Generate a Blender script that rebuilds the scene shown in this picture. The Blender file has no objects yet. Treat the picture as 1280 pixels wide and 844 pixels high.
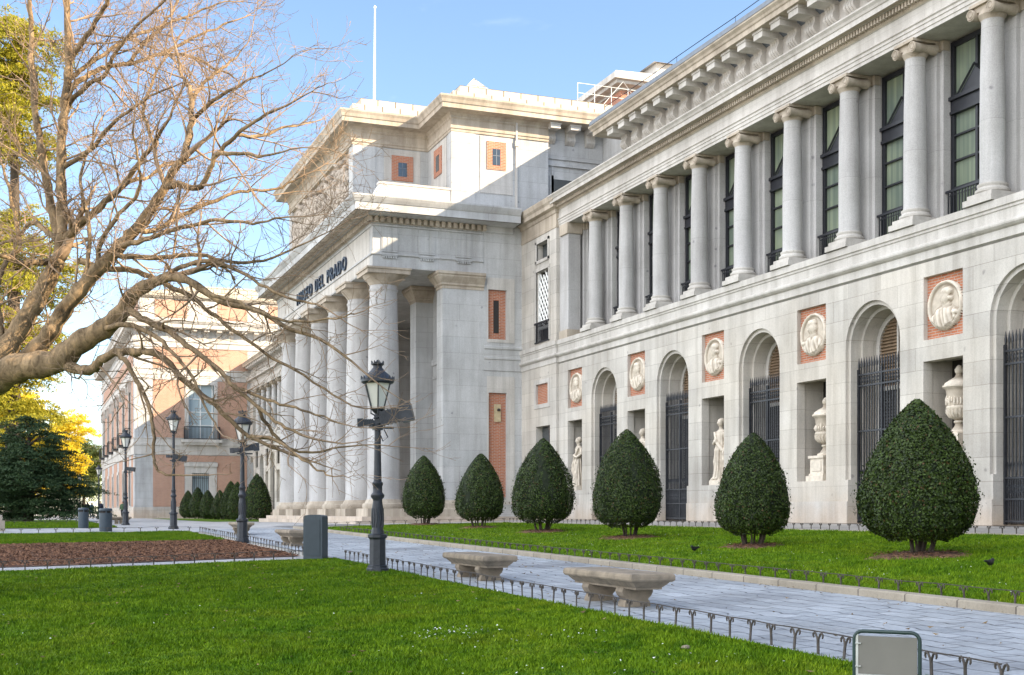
import bpy, bmesh, math, random
import numpy as np
from mathutils import Vector, Matrix, Quaternion

R_ = math.radians
scene = bpy.context.scene
COL = scene.collection

# ------------------------------------------------------------------ camera, sky, sun, exposure
EYE = 1.7
YAW = math.atan(610 / 1564.0)            # the view swings this far to the right of the facade's own direction
cam_data = bpy.data.cameras.new("camera")
cam = bpy.data.objects.new("camera", cam_data)
COL.objects.link(cam)
cam.location = (0, 0, EYE)
cam.rotation_euler = (R_(90), 0, -YAW)
cam_data.sensor_width = 36.0
cam_data.lens = 36.0 * 1564 / 1280
cam_data.shift_y = (640 - 422) / 1280.0
cam_data.clip_start = 0.1
cam_data.clip_end = 6000
scene.camera = cam

SUN = Vector((1.40, -1.0, 0.924)).normalized()          # towards the sun
SUN_EL = math.asin(SUN.z)
SUN_AZ = math.atan2(SUN.x, SUN.y)                        # clockwise from +Y
world = bpy.data.worlds.new("World")
scene.world = world
world.use_nodes = True
wn = world.node_tree
wn.nodes.clear()
w_out = wn.nodes.new("ShaderNodeOutputWorld")
w_bg = wn.nodes.new("ShaderNodeBackground")
w_sky = wn.nodes.new("ShaderNodeTexSky")
w_sky.sky_type = 'NISHITA'
w_sky.sun_disc = False
w_sky.sun_elevation = SUN_EL
w_sky.sun_rotation = SUN_AZ
w_sky.altitude = 650
w_sky.air_density = 1.0
w_sky.dust_density = 0.6
w_sky.ozone_density = 1.6
w_bg.inputs["Strength"].default_value = 0.085
# clouds: a faint wisp ahead, and a broad bright bank added unseen over the west to light the shaded facade
def w_node(kind, **kw):
    n = wn.nodes.new(kind)
    for k, v in kw.items():
        if k in n.inputs: n.inputs[k].default_value = v
        else: setattr(n, k, v)
    return n
w_tc = w_node("ShaderNodeTexCoord")
def w_clouds(scale3, scale, lo, hi, top):
    mp = w_node("ShaderNodeMapping"); mp.inputs["Scale"].default_value = scale3
    nz = w_node("ShaderNodeTexNoise", Scale=scale, Detail=7, Distortion=.4)
    mr = w_node("ShaderNodeMapRange", interpolation_type='SMOOTHSTEP')
    mr.inputs["From Min"].default_value = lo; mr.inputs["From Max"].default_value = hi; mr.inputs["To Max"].default_value = top
    wn.links.new(w_tc.outputs["Generated"], mp.inputs["Vector"]); wn.links.new(mp.outputs[0], nz.inputs["Vector"]); wn.links.new(nz.outputs["Fac"], mr.inputs["Value"])
    return mr.outputs[0]
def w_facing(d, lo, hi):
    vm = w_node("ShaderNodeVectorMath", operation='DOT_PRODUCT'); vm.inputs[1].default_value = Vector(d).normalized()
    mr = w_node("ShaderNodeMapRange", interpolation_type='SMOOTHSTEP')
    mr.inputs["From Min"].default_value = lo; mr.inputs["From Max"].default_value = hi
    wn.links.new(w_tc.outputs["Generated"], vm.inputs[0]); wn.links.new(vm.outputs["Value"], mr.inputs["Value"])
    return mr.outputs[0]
def w_times(a, b):
    m = w_node("ShaderNodeMath", operation='MULTIPLY'); wn.links.new(a, m.inputs[0]); wn.links.new(b, m.inputs[1]); return m.outputs[0]
def w_over(under, fac, colour):
    m = w_node("ShaderNodeMixRGB"); m.inputs[2].default_value = (*colour, 1); wn.links.new(fac, m.inputs[0]); wn.links.new(under, m.inputs[1]); return m.outputs[0]
fill_bank = w_times(w_clouds((2, 2, 4), 1.3, .36, .52, 1.0), w_facing((-.95, -.06, .32), .24, .62))
w_col = w_over(w_sky.outputs[0], fill_bank, (12.0, 12.4, 13.0))
w_col = w_over(w_col, w_clouds((7, 7, 16), 1.6, .60, .90, .35), (7.0, 7.2, 7.6))
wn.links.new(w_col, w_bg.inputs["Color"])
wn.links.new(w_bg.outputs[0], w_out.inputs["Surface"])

sun_data = bpy.data.lights.new("sun", 'SUN')
sun_data.energy = 4.2
sun_data.angle = R_(0.5)
sun_data.color = (1.0, 0.81, 0.57)
sun = bpy.data.objects.new("sun", sun_data)
COL.objects.link(sun)
sun.location = (60, -60, 60)
sun.rotation_euler = SUN.to_track_quat('Z', 'Y').to_euler()

vs = scene.view_settings
scene.display_settings.display_device = 'sRGB'
vs.view_transform = 'Standard'
vs.look = 'None'
vs.gamma = 1.0
vs.use_curve_mapping = False
vs.exposure = 1.9
scene.cycles.max_bounces = 6
scene.cycles.diffuse_bounces = 4
scene.cycles.glossy_bounces = 3
scene.cycles.transparent_max_bounces = 8
scene.cycles.caustics_reflective = False
scene.cycles.caustics_refractive = False

# ------------------------------------------------------------------ helpers
class MB:
    """Collects faces and links them as one mesh object."""
    def __init__(s):
        s.v, s.f, s.sm = [], [], []
    def add(s, pts, faces, smooth=False):
        n = len(s.v)
        s.v.extend(pts)
        for f in faces:
            s.f.append(tuple(i + n for i in f))
            s.sm.append(smooth)
    def box(s, x0, x1, y0, y1, z0, z1):
        p = [(x, y, z) for z in (z0, z1) for y in (y0, y1) for x in (x0, x1)]
        s.add(p, [(0, 2, 3, 1), (4, 5, 7, 6), (0, 1, 5, 4), (2, 6, 7, 3), (0, 4, 6, 2), (1, 3, 7, 5)])
    def quad(s, a, b, c, d):
        s.add([a, b, c, d], [(0, 1, 2, 3)])
    def strip(s, A, B, smooth=False):
        n = len(A)
        s.add(list(A) + list(B), [(i, i + 1, n + i + 1, n + i) for i in range(n - 1)], smooth)
    def poly(s, pts):
        s.add(pts, [tuple(range(len(pts)))])
    def prism(s, prof, y0, y1, axis='y'):
        """closed outline (a,b) extruded: axis y -> (a,y,b); axis x -> (x,a,b); axis z -> (a,b,z)"""
        f = {'y': lambda a, b, t: (a, t, b), 'x': lambda a, b, t: (t, a, b), 'z': lambda a, b, t: (a, b, t)}[axis]
        n = len(prof)
        p = [f(a, b, y0) for a, b in prof] + [f(a, b, y1) for a, b in prof]
        s.add(p, [tuple(range(n)), tuple(range(2 * n - 1, n - 1, -1))] + [(i, (i + 1) % n, n + (i + 1) % n, n + i) for i in range(n)])
    def sweep(s, path, prof, closed=False, caps=True):
        """prof of (out, z) swept along a flat path of (x, y); out is to the right of travel; mitred corners"""
        n = len(path)
        rows = []
        for i in range(n):
            a = path[i - 1] if (i > 0 or closed) else None
            b = path[i]
            c = path[(i + 1) % n] if (i < n - 1 or closed) else None
            def nrm(p, q):
                dx, dy = q[0] - p[0], q[1] - p[1]
                l = math.hypot(dx, dy)
                return (dy / l, -dx / l)
            if a is None: m = nrm(b, c)
            elif c is None: m = nrm(a, b)
            else:
                n1, n2 = nrm(a, b), nrm(b, c)
                mx, my = n1[0] + n2[0], n1[1] + n2[1]
                k = 2.0 / (mx * mx + my * my) if (mx * mx + my * my) > 1e-6 else 1
                m = (mx * k, my * k)
            rows.append([(b[0] + m[0] * o, b[1] + m[1] * o, z) for o, z in prof])
        if closed: rows.append(rows[0])
        for i in range(len(rows) - 1):
            s.strip(rows[i], rows[i + 1])
        if caps and not closed:
            s.poly(rows[0]); s.poly(rows[-1][::-1])
    def lathe(s, cx, cy, prof, n=24, smooth=True, sx=1, sy=1, mod=None):
        k = len(prof)
        p = []
        for r, z in prof:
            for i in range(n):
                a = 2 * math.pi * i / n
                rr = r * (mod(a, z) if mod else 1)
                p.append((cx + sx * rr * math.cos(a), cy + sy * rr * math.sin(a), z))
        f = []
        for j in range(k - 1):
            for i in range(n):
                f.append((j * n + i, j * n + (i + 1) % n, (j + 1) * n + (i + 1) % n, (j + 1) * n + i))
        s.add(p, f, smooth)
        m = len(s.v) - len(p)
        s.f.append(tuple(m + i for i in range(n - 1, -1, -1))); s.sm.append(False)
        s.f.append(tuple(m + (k - 1) * n + i for i in range(n))); s.sm.append(False)
    def tube(s, pts, radii, n=6, smooth=True, cap=True):
        pts = [Vector(p) for p in pts]
        m = len(pts)
        if not hasattr(radii, '__len__'): radii = [radii] * m
        rows = []
        ref = None
        for i in range(m):
            t = (pts[min(i + 1, m - 1)] - pts[max(i - 1, 0)])
            if t.length < 1e-9: t = Vector((0, 0, 1))
            t.normalize()
            if ref is None:
                ref = Vector((0, 0, 1)) if abs(t.z) < .9 else Vector((1, 0, 0))
            u = ref - t * ref.dot(t)
            if u.length < 1e-4: u = t.orthogonal()
            u.normalize()
            ref = u
            w = t.cross(u)
            for k in range(n):
                a = 2 * math.pi * k / n
                q = pts[i] + (u * math.cos(a) + w * math.sin(a)) * radii[i]
                rows.append((q.x, q.y, q.z))
        f = []
        for i in range(m - 1):
            for k in range(n):
                f.append((i * n + k, i * n + (k + 1) % n, (i + 1) * n + (k + 1) % n, (i + 1) * n + k))
        if cap:
            f.append(tuple(range(n - 1, -1, -1))); f.append(tuple((m - 1) * n + k for k in range(n)))
        s.add(rows, f, smooth)
    def mesh(s, name, mat, sharp=40):
        me = bpy.data.meshes.new(name)
        me.from_pydata(s.v, [], s.f)
        me.polygons.foreach_set("use_smooth", s.sm)
        if any(s.sm): me.set_sharp_from_angle(angle=R_(sharp))
        bm = bmesh.new(); bm.from_mesh(me)
        bmesh.ops.recalc_face_normals(bm, faces=bm.faces)
        bm.to_mesh(me); bm.free()
        me.materials.append(mat)
        return me
    def build(s, name, mat, parent=None, sharp=40):
        return link(name, s.mesh(name, mat, sharp), parent)

def link(name, data, parent=None, loc=None, rz=None):
    o = bpy.data.objects.new(name, data)
    COL.objects.link(o)
    if parent is not None: o.parent = parent
    if loc is not None: o.location = loc
    if rz is not None: o.rotation_euler = (0, 0, rz)
    return o

def fast_mesh(name, verts, faces, mat, smooth=False):
    """numpy verts (n,3) and faces (m,k) all of one size"""
    me = bpy.data.meshes.new(name)
    n, k = faces.shape
    me.vertices.add(len(verts)); me.vertices.foreach_set("co", np.asarray(verts, np.float32).ravel())
    me.loops.add(n * k); me.loops.foreach_set("vertex_index", np.asarray(faces, np.int32).ravel())
    me.polygons.add(n)
    me.polygons.foreach_set("loop_start", np.arange(0, n * k, k, dtype=np.int32))
    me.polygons.foreach_set("use_smooth", np.full(n, smooth, dtype=bool))
    me.update(calc_edges=True)
    me.materials.append(mat)
    return me

def tag(o, label=None, cat=None, group=None, kind=None):
    if label: o['label'] = label
    if cat: o['category'] = cat
    if group: o['group'] = group
    if kind: o['kind'] = kind
    return o

def thing(name, label, cat, loc=(0, 0, 0), rz=0, group=None):
    o = bpy.data.objects.new(name, None)
    COL.objects.link(o)
    o.empty_display_size = .2
    o.location = loc
    o.rotation_euler = (0, 0, rz)
    return tag(o, label, cat, group)

def copy_tree(o, parent=None):
    c = o.copy(); COL.objects.link(c)
    if parent is not None: c.parent = parent
    for ch in o.children: copy_tree(ch, c)
    return c

# ------------------------------------------------------------------ the lie of the land
GX = np.array([-30, 0, 6.4, 10.5, 15, 20, 22.9], float)
GY = np.array([0, 10, 18, 27, 38, 50, 60, 90, 140], float)
GZ = np.array([[-.35, 0, .32, .42, .80, 1.15, 1.3], [-.2, .12, .45, .5, .82, 1.16, 1.31], [0, .3, .53, .6, .87, 1.17, 1.32],
               [.2, .48, .66, .7, .95, 1.17, 1.33], [.5, .70, .79, .82, 1.07, 1.18, 1.33], [.8, .88, .93, .98, 1.12, 1.19, 1.33],
               [.95, 1.0, 1.0, 1.05, 1.14, 1.2, 1.3], [1.0] * 7, [1.0] * 7], float)
_xs = np.arange(-34, 28.01, .5); _ys = np.arange(-10, 150.1, .5)
def _bil(x, y):
    xx = np.clip(x, GX[0], GX[-1]); yy = np.clip(y, GY[0], GY[-1])
    i = np.clip(np.searchsorted(GX, xx) - 1, 0, len(GX) - 2); j = np.clip(np.searchsorted(GY, yy) - 1, 0, len(GY) - 2)
    a = (xx - GX[i]) / (GX[i + 1] - GX[i]); b = (yy - GY[j]) / (GY[j + 1] - GY[j])
    return (GZ[j, i] * (1 - a) + GZ[j, i + 1] * a) * (1 - b) + (GZ[j + 1, i] * (1 - a) + GZ[j + 1, i + 1] * a) * b
_X, _Y = np.meshgrid(_xs, _ys)
_k = np.exp(-(np.arange(-6, 7) / 2.6) ** 2); _k /= _k.sum()
_F = np.pad(_bil(_X, _Y), 6, mode='edge')
_F = np.apply_along_axis(lambda r: np.convolve(r, _k, 'valid'), 0, _F)
_F = np.apply_along_axis(lambda r: np.convolve(r, _k, 'valid'), 1, _F)
def gz(x, y):
    u = np.clip((np.asarray(x, float) - _xs[0]) / .5, 0, len(_xs) - 1.001); v = np.clip((np.asarray(y, float) - _ys[0]) / .5, 0, len(_ys) - 1.001)
    i = u.astype(int); j = v.astype(int); a = u - i; b = v - j
    return (_F[j, i] * (1 - a) + _F[j, i + 1] * a) * (1 - b) + (_F[j + 1, i] * (1 - a) + _F[j + 1, i + 1] * a) * b
def g(x, y): return float(gz(x, y))

# ------------------------------------------------------------------ materials
def new_mat(name):
    m = bpy.data.materials.new(name)
    m.use_nodes = True
    nt = m.node_tree
    b = nt.nodes["Principled BSDF"]
    return m, nt, b
def nd(nt, kind, **kw):
    n = nt.nodes.new(kind)
    for k, v in kw.items():
        if k in n.inputs: n.inputs[k].default_value = v
        else: setattr(n, k, v)
    return n
def math_(nt, op, a, b=None, clamp=False):
    n = nt.nodes.new("ShaderNodeMath"); n.operation = op; n.use_clamp = clamp
    for i, v in enumerate((a, b)):
        if v is None: continue
        if hasattr(v, 'links'): nt.links.new(v, n.inputs[i])
        else: n.inputs[i].default_value = v
    return n.outputs[0]
def mix(nt, mode, fac, a, b):
    n = nt.nodes.new("ShaderNodeMixRGB"); n.blend_type = mode
    for i, v in enumerate((fac, a, b)):
        if hasattr(v, 'links'): nt.links.new(v, n.inputs[i])
        elif i == 0: n.inputs[0].default_value = v
        else: n.inputs[i].default_value = (*v, 1)
    return n.outputs[0]
def ramp(nt, src, stops):
    n = nt.nodes.new("ShaderNodeValToRGB")
    while len(n.color_ramp.elements) < len(stops): n.color_ramp.elements.new(.5)
    for e, (p, c) in zip(n.color_ramp.elements, stops):
        e.position = p
        e.color = (c, c, c, 1) if not hasattr(c, '__len__') else (*c, 1)
    nt.links.new(src, n.inputs[0])
    return n.outputs[0]
def noise(nt, vec, scale, detail=4, rough=.55, dist=0):
    n = nd(nt, "ShaderNodeTexNoise", Scale=scale, Detail=detail, Roughness=rough, Distortion=dist)
    if vec is not None: nt.links.new(vec, n.inputs["Vector"])
    return n.outputs["Fac"]
def position(nt): return nt.nodes.new("ShaderNodeNewGeometry").outputs["Position"]
def vmul(nt, vec, s):
    n = nt.nodes.new("ShaderNodeVectorMath"); n.operation = 'MULTIPLY'
    nt.links.new(vec, n.inputs[0]); n.inputs[1].default_value = s
    return n.outputs[0]

def masonry(name, c1, c2, mortar, bw, rh, ms, grime=.35, speck=.25, rough=.85, bump=.35, streak=.3, warm=None, pits=True, msmooth=.1):
    """courses laid on any upright face: the run is x+y, the rise is z"""
    m, nt, b = new_mat(name)
    pos = position(nt)
    sep = nt.nodes.new("ShaderNodeSeparateXYZ"); nt.links.new(pos, sep.inputs[0])
    run = math_(nt, 'ADD', sep.outputs[0], sep.outputs[1])
    cmb = nt.nodes.new("ShaderNodeCombineXYZ")
    nt.links.new(run, cmb.inputs[0]); nt.links.new(sep.outputs[2], cmb.inputs[1])
    br = nd(nt, "ShaderNodeTexBrick", Scale=1.0)
    br.inputs["Mortar Size"].default_value = ms
    br.inputs["Mortar Smooth"].default_value = msmooth
    br.inputs["Brick Width"].default_value = bw
    br.inputs["Row Height"].default_value = rh
    br.inputs["Bias"].default_value = 0.0
    br.inputs["Color1"].default_value = (*c1, 1)
    br.inputs["Color2"].default_value = (*c2, 1)
    br.inputs["Mortar"].default_value = (*mortar, 1)
    nt.links.new(cmb.outputs[0], br.inputs["Vector"])
    col = br.outputs["Color"]
    big = noise(nt, pos, .45, 5, .6)
    col = mix(nt, 'MULTIPLY', grime, col, ramp(nt, big, [(.3, (.62, .60, .58)), (.62, (1.12, 1.12, 1.12))]))
    if warm:
        w = noise(nt, pos, .23, 3, .5)
        col = mix(nt, 'MIX', ramp(nt, w, [(.45, 0), (.72, .55)]), col, warm)
    st = noise(nt, vmul(nt, pos, (2.4, 2.4, .22)), 1.0, 4, .6)
    col = mix(nt, 'MULTIPLY', streak, col, ramp(nt, st, [(.35, (.60, .58, .55)), (.58, (1.05, 1.05, 1.05))]))
    sp = noise(nt, pos, 34, 3, .7)
    col = mix(nt, 'MULTIPLY', speck, col, ramp(nt, sp, [(.35, (.55, .55, .56)), (.6, (1.12, 1.12, 1.12))]))
    if pits:
        vo = nd(nt, "ShaderNodeTexVoronoi", Scale=1.25)
        nt.links.new(pos, vo.inputs["Vector"])
        d = math_(nt, 'ADD', vo.outputs["Distance"], math_(nt, 'MULTIPLY', noise(nt, pos, 9, 2), .12))
        col = mix(nt, 'MULTIPLY', ramp(nt, d, [(.10, .75), (.15, 0)]), col, (.52, .52, .55))
    nt.links.new(col, b.inputs["Base Color"])
    b.inputs["Roughness"].default_value = rough
    b.inputs["Specular IOR Level"].default_value = .3
    h = math_(nt, 'SUBTRACT', math_(nt, 'MULTIPLY', sp, .25), br.outputs["Fac"])
    bp = nd(nt, "ShaderNodeBump", Strength=bump, Distance=.012)
    nt.links.new(h, bp.inputs["Height"]); nt.links.new(bp.outputs[0], b.inputs["Normal"])
    return m

def plain(name, col, rough=.6, metal=0, var=.2, scale=6, bump=0, spec=.4, coat=0):
    m, nt, b = new_mat(name)
    pos = position(nt)
    nz = noise(nt, pos, scale, 5, .6)
    c = mix(nt, 'MULTIPLY', 1.0, col, ramp(nt, nz, [(.3, (1 - var,) * 3), (.7, (1 + var,) * 3)]))
    nt.links.new(c, b.inputs["Base Color"])
    b.inputs["Roughness"].default_value = rough
    b.inputs["Metallic"].default_value = metal
    b.inputs["Specular IOR Level"].default_value = spec
    if bump:
        bp = nd(nt, "ShaderNodeBump", Strength=bump, Distance=.01)
        nt.links.new(noise(nt, pos, scale * 5, 4), bp.inputs["Height"]); nt.links.new(bp.outputs[0], b.inputs["Normal"])
    return m

M = {}
M['ashlar'] = masonry("pale_ashlar", (.54, .51, .465), (.445, .42, .385), (.26, .24, .21), 1.5, .62, .006, grime=.55, streak=.42, warm=(.55, .485, .40))
def base_stain(m):
    nt = m.node_tree; b = nt.nodes["Principled BSDF"]; pos = position(nt)
    old = b.inputs["Base Color"].links[0].from_socket
    sep = nt.nodes.new("ShaderNodeSeparateXYZ"); nt.links.new(pos, sep.inputs[0])
    h = math_(nt, 'ADD', sep.outputs[2], math_(nt, 'MULTIPLY', noise(nt, pos, 1.3, 5, .65), -1.6))
    f = ramp(nt, math_(nt, 'MULTIPLY', h, .5), [(.28, .55), (.75, 0)])
    nt.links.new(mix(nt, 'MULTIPLY', f, old, (1.0, .80, .62)), b.inputs["Base Color"])
base_stain(M['ashlar'])
M['granite'] = masonry("grey_granite", (.475, .465, .455), (.45, .44, .435), (.32, .31, .30), 40, 2.35, .005, grime=.5, speck=.35, streak=.4)
M['portico'] = masonry("portico_granite", (.485, .485, .48), (.445, .45, .45), (.29, .28, .27), 2.1, .78, .006, grime=.55, speck=.3, streak=.38)
M['trim'] = masonry("warm_moulded_stone", (.47, .41, .335), (.43, .37, .30), (.30, .25, .19), 1.9, 9, .004, grime=.7, streak=.6, pits=False)
M['cream'] = masonry("cream_stone", (.53, .505, .47), (.51, .485, .45), (.38, .35, .31), 2.2, 1.1, .004, grime=.5, streak=.45, pits=False)
M['slab_roof'] = masonry("roof_slabs", (.52, .47, .39), (.46, .42, .35), (.12, .10, .08), .92, .47, .028, grime=.4, streak=.3, pits=False, bump=.6)
base_stain(M["cream"])
M['hall'] = masonry("shaded_brown_hall_stone", (.20, .155, .115), (.17, .13, .10), (.09, .07, .055), 1.6, .8, .006, grime=.5, streak=.4, pits=False)  # brown stone, its colour taken darker to stand for the hall's shade
M['brick'] = masonry("red_brick", (.46, .165, .08), (.38, .125, .06), (.40, .33, .28), .25, .075, .010, grime=.35, speck=.2, streak=.15, pits=False, bump=.3)
M['pale_brick'] = masonry("pale_brick", (.47, .24, .15), (.40, .195, .12), (.43, .37, .32), .27, .085, .012, grime=.3, speck=.2, streak=.15, pits=False, bump=.3)
M['marble'] = plain("weathered_marble", (.60, .53, .44), .6, var=.22, scale=5, bump=.15)
M['relief'] = plain("relief_stone", (.42, .36, .30), .85, var=.35, scale=2.5, bump=.3)
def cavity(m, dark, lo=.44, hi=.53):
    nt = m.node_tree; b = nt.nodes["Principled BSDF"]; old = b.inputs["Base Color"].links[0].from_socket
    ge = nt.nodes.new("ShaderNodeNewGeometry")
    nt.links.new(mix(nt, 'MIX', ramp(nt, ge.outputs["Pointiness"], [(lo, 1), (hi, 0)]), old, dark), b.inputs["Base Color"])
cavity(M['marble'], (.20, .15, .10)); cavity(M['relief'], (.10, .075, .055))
M['iron'] = plain("dark_iron", (.035, .037, .043), .45, .3, var=.3, scale=9)
M['lampiron'] = plain("painted_lamp_iron", (.036, .039, .046), .42, .2, var=.25, scale=12)
M['frame'] = plain("black_window_frame", (.018, .019, .024), .4, var=.2)
M['shutter'] = plain("wood_shutter", (.21, .145, .09), .7, var=.3, scale=4)
M['shutter_grey'] = plain("dark_shutter", (.08, .078, .078), .7, var=.3, scale=4)
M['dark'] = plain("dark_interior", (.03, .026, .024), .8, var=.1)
M['white'] = plain("white_paint", (.72, .72, .70), .5, var=.06)
M['letter'] = plain("dark_blue_letter", (.03, .045, .075), .45, var=.1)
M['bark'] = plain("plane_bark", (.225, .16, .095), .9, var=.5, scale=3.5, bump=1.0, spec=.15)
def bark_patches():
    m = M['bark']; nt = m.node_tree; b = nt.nodes["Principled BSDF"]
    pos = position(nt); old = b.inputs["Base Color"].links[0].from_socket
    st = noise(nt, vmul(nt, pos, (9, 9, 4)), 1.0, 6, .7, .8)
    c = mix(nt, 'MULTIPLY', .8, old, ramp(nt, st, [(.36, (.38, .36, .34)), (.52, (1, 1, 1)), (.68, (1.55, 1.45, 1.3))]))
    nt.links.new(c, b.inputs["Base Color"])
    bp = nd(nt, "ShaderNodeBump", Strength=1.0, Distance=.04)
    nt.links.new(st, bp.inputs["Height"]); nt.links.new(bp.outputs[0], b.inputs["Normal"])
bark_patches()
M['twig'] = plain("twig_bark", (.27, .19, .125), .85, var=.35, scale=2.5, spec=.2)
M['dbark'] = plain("dark_bark", (.06, .045, .033), .9, var=.3, scale=5, bump=.5)
M['bin'] = plain("slate_bin_paint", (.042, .058, .072), .45, var=.12, scale=8)
M['bench'] = plain("worn_bench_stone", (.235, .19, .14), .85, var=.35, scale=5, bump=.5)
M['kerb'] = masonry("kerb_stone", (.36, .315, .25), (.31, .27, .21), (.13, .11, .09), .95, 9, .012, grime=.5, streak=.3, pits=False)
M['lead'] = plain("lead_gutter", (.16, .18, .21), .5, .2, var=.15)
M['rail'] = plain("edging_iron", (.075, .063, .054), .6, .3, var=.35, scale=20)
M['mulch'] = None

def glass_curtain():
    m, nt, b = new_mat("curtained_glass")
    pos = position(nt)
    sep = nt.nodes.new("ShaderNodeSeparateXYZ"); nt.links.new(pos, sep.inputs[0])
    w = nd(nt, "ShaderNodeTexNoise", Scale=1.0, Detail=2)
    nt.links.new(vmul(nt, pos, (0, 7, .15)), w.inputs["Vector"])
    c = mix(nt, 'MIX', ramp(nt, w.outputs["Fac"], [(.3, 0), (.7, 1)]), (.10, .135, .11), (.21, .25, .185))
    nt.links.new(c, b.inputs["Base Color"])
    c = mix(nt, 'MULTIPLY', .8, c, ramp(nt, noise(nt, pos, .55, 2), [(.35, (.55, .6, .6)), (.65, (1.25, 1.2, 1.0))]))
    nt.links.new(c, b.inputs["Base Color"])
    b.inputs["Roughness"].default_value = .6
    b.inputs["Coat Weight"].default_value = 1.0
    b.inputs["Coat Roughness"].default_value = .03
    return m
M['curtain'] = glass_curtain()
m, nt, b = new_mat("blank_glass"); b.inputs["Base Color"].default_value = (.03, .04, .048, 1); b.inputs["Roughness"].default_value = .12; b.inputs["Coat Weight"].default_value = .8
M['glass'] = m
m, nt, b = new_mat("pale_blue_glass"); b.inputs["Base Color"].default_value = (.34, .42, .45, 1); b.inputs["Roughness"].default_value = .25; b.inputs["Coat Weight"].default_value = .6
M['paleglass'] = m
m, nt, b = new_mat("frosted_lamp_glass"); b.inputs["Base Color"].default_value = (.72, .70, .64, 1); b.inputs["Roughness"].default_value = .3; b.inputs["Transmission Weight"].default_value = .0; b.inputs["Coat Weight"].default_value = .5
M['lampglass'] = m

def lawn_mat(name, blades):
    m, nt, b = new_mat(name)
    pos = position(nt)
    n1 = noise(nt, pos, .55, 4, .6); n2 = noise(nt, pos, 3.2, 4, .65)
    c = mix(nt, 'MIX', ramp(nt, n1, [(.35, 0), (.65, 1)]), (.088, .172, .005), (.138, .222, .008))
    c = mix(nt, 'MIX', ramp(nt, n2, [(.46, 0), (.64, .85)]), c, (.036, .098, .003))
    c = mix(nt, 'MIX', ramp(nt, noise(nt, pos, .9, 5, .7), [(.50, 0), (.68, .65)]), c, (.140, .185, .010))
    if blades:
        ri = nt.nodes.new("ShaderNodeNewGeometry").outputs["Random Per Island"]
        c = mix(nt, 'MULTIPLY', 1.0, c, ramp(nt, ri, [(0, (.55, .62, .5)), (.8, (1.25, 1.2, 1.1)), (1.0, (1.75, 1.5, 1.6))]))
        b.inputs["Roughness"].default_value = .55
        b.inputs["Specular IOR Level"].default_value = .08
    else:
        c = mix(nt, 'MULTIPLY', .75, c, ramp(nt, noise(nt, pos, 45, 3, .7), [(.35, (.35, .38, .3)), (.65, (1.2, 1.2, 1.1))]))
        b.inputs["Roughness"].default_value = .95
        b.inputs["Specular IOR Level"].default_value = .1
    nt.links.new(c, b.inputs["Base Color"])
    return m
M['lawn'] = lawn_mat("lawn_turf", False)
M['blade'] = lawn_mat("grass_blades", True)

def paving(name, c1, c2, joint, bw, rh, ms, rot=0, rough=.6, var=.5):
    m, nt, b = new_mat(name)
    pos = position(nt)
    mp = nt.nodes.new("ShaderNodeMapping"); mp.inputs["Rotation"].default_value = (0, 0, rot)
    nt.links.new(pos, mp.inputs[0])
    wob = nd(nt, "ShaderNodeTexNoise", Scale=1.7, Detail=2)
    nt.links.new(pos, wob.inputs["Vector"])
    va = nt.nodes.new("ShaderNodeVectorMath"); va.operation = 'MULTIPLY_ADD'
    nt.links.new(wob.outputs["Color"], va.inputs[0]); va.inputs[1].default_value = (.30, .30, 0); nt.links.new(mp.outputs[0], va.inputs[2])
    br = nd(nt, "ShaderNodeTexBrick", Scale=1.0)
    br.inputs["Mortar Size"].default_value = ms; br.inputs["Mortar Smooth"].default_value = .3
    br.inputs["Brick Width"].default_value = bw; br.inputs["Row Height"].default_value = rh
    br.inputs["Color1"].default_value = (*c1, 1); br.inputs["Color2"].default_value = (*c2, 1); br.inputs["Mortar"].default_value = (*joint, 1)
    nt.links.new(va.outputs[0], br.inputs["Vector"])
    c = mix(nt, 'MULTIPLY', var, br.outputs["Color"], ramp(nt, noise(nt, pos, 1.1, 6, .65), [(.3, (.6, .6, .62)), (.65, (1.2, 1.2, 1.2))]))
    c = mix(nt, 'MULTIPLY', .4, c, ramp(nt, noise(nt, pos, 22, 3, .7), [(.3, (.6, .6, .6)), (.65, (1.2, 1.2, 1.2))]))
    c = mix(nt, 'MULTIPLY', .7, c, ramp(nt, noise(nt, pos, .38, 6, .7, .6), [(.36, (.55, .54, .55)), (.56, (1.08, 1.08, 1.08))]))
    nt.links.new(c, b.inputs["Base Color"])
    nt.links.new(ramp(nt, noise(nt, pos, .8, 4), [(.35, rough - .12), (.65, rough + .15)]), b.inputs["Roughness"])
    bp = nd(nt, "ShaderNodeBump", Strength=.6, Distance=.02)
    h = math_(nt, 'SUBTRACT', math_(nt, 'MULTIPLY', noise(nt, pos, 6, 4), .5), br.outputs["Fac"])
    nt.links.new(h, bp.inputs["Height"]); nt.links.new(bp.outputs[0], b.inputs["Normal"])
    return m
M['path'] = paving("worn_blue_setts", (.40, .425, .455), (.31, .335, .365), (.12, .125, .135), .66, .30, .014, rot=R_(90))
M['plaza'] = paving("pale_paving", (.42, .41, .40), (.38, .37, .365), (.22, .21, .20), .9, .9, .012)
M['walk'] = paving("pavement_by_wall", (.32, .30, .28), (.28, .27, .255), (.16, .15, .14), .6, .6, .01)

def ground_mat():
    m, nt, b = new_mat("far_ground")
    pos = position(nt)
    c = mix(nt, 'MIX', ramp(nt, noise(nt, pos, .05, 5), [(.4, 0), (.6, 1)]), (.43, .40, .35), (.37, .345, .30))
    c = mix(nt, 'MULTIPLY', .5, c, ramp(nt, noise(nt, pos, 4, 4), [(.3, .6), (.7, 1.2)]))
    nt.links.new(c, b.inputs["Base Color"]); b.inputs["Roughness"].default_value = .95
    return m
M['ground'] = ground_mat()

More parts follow.
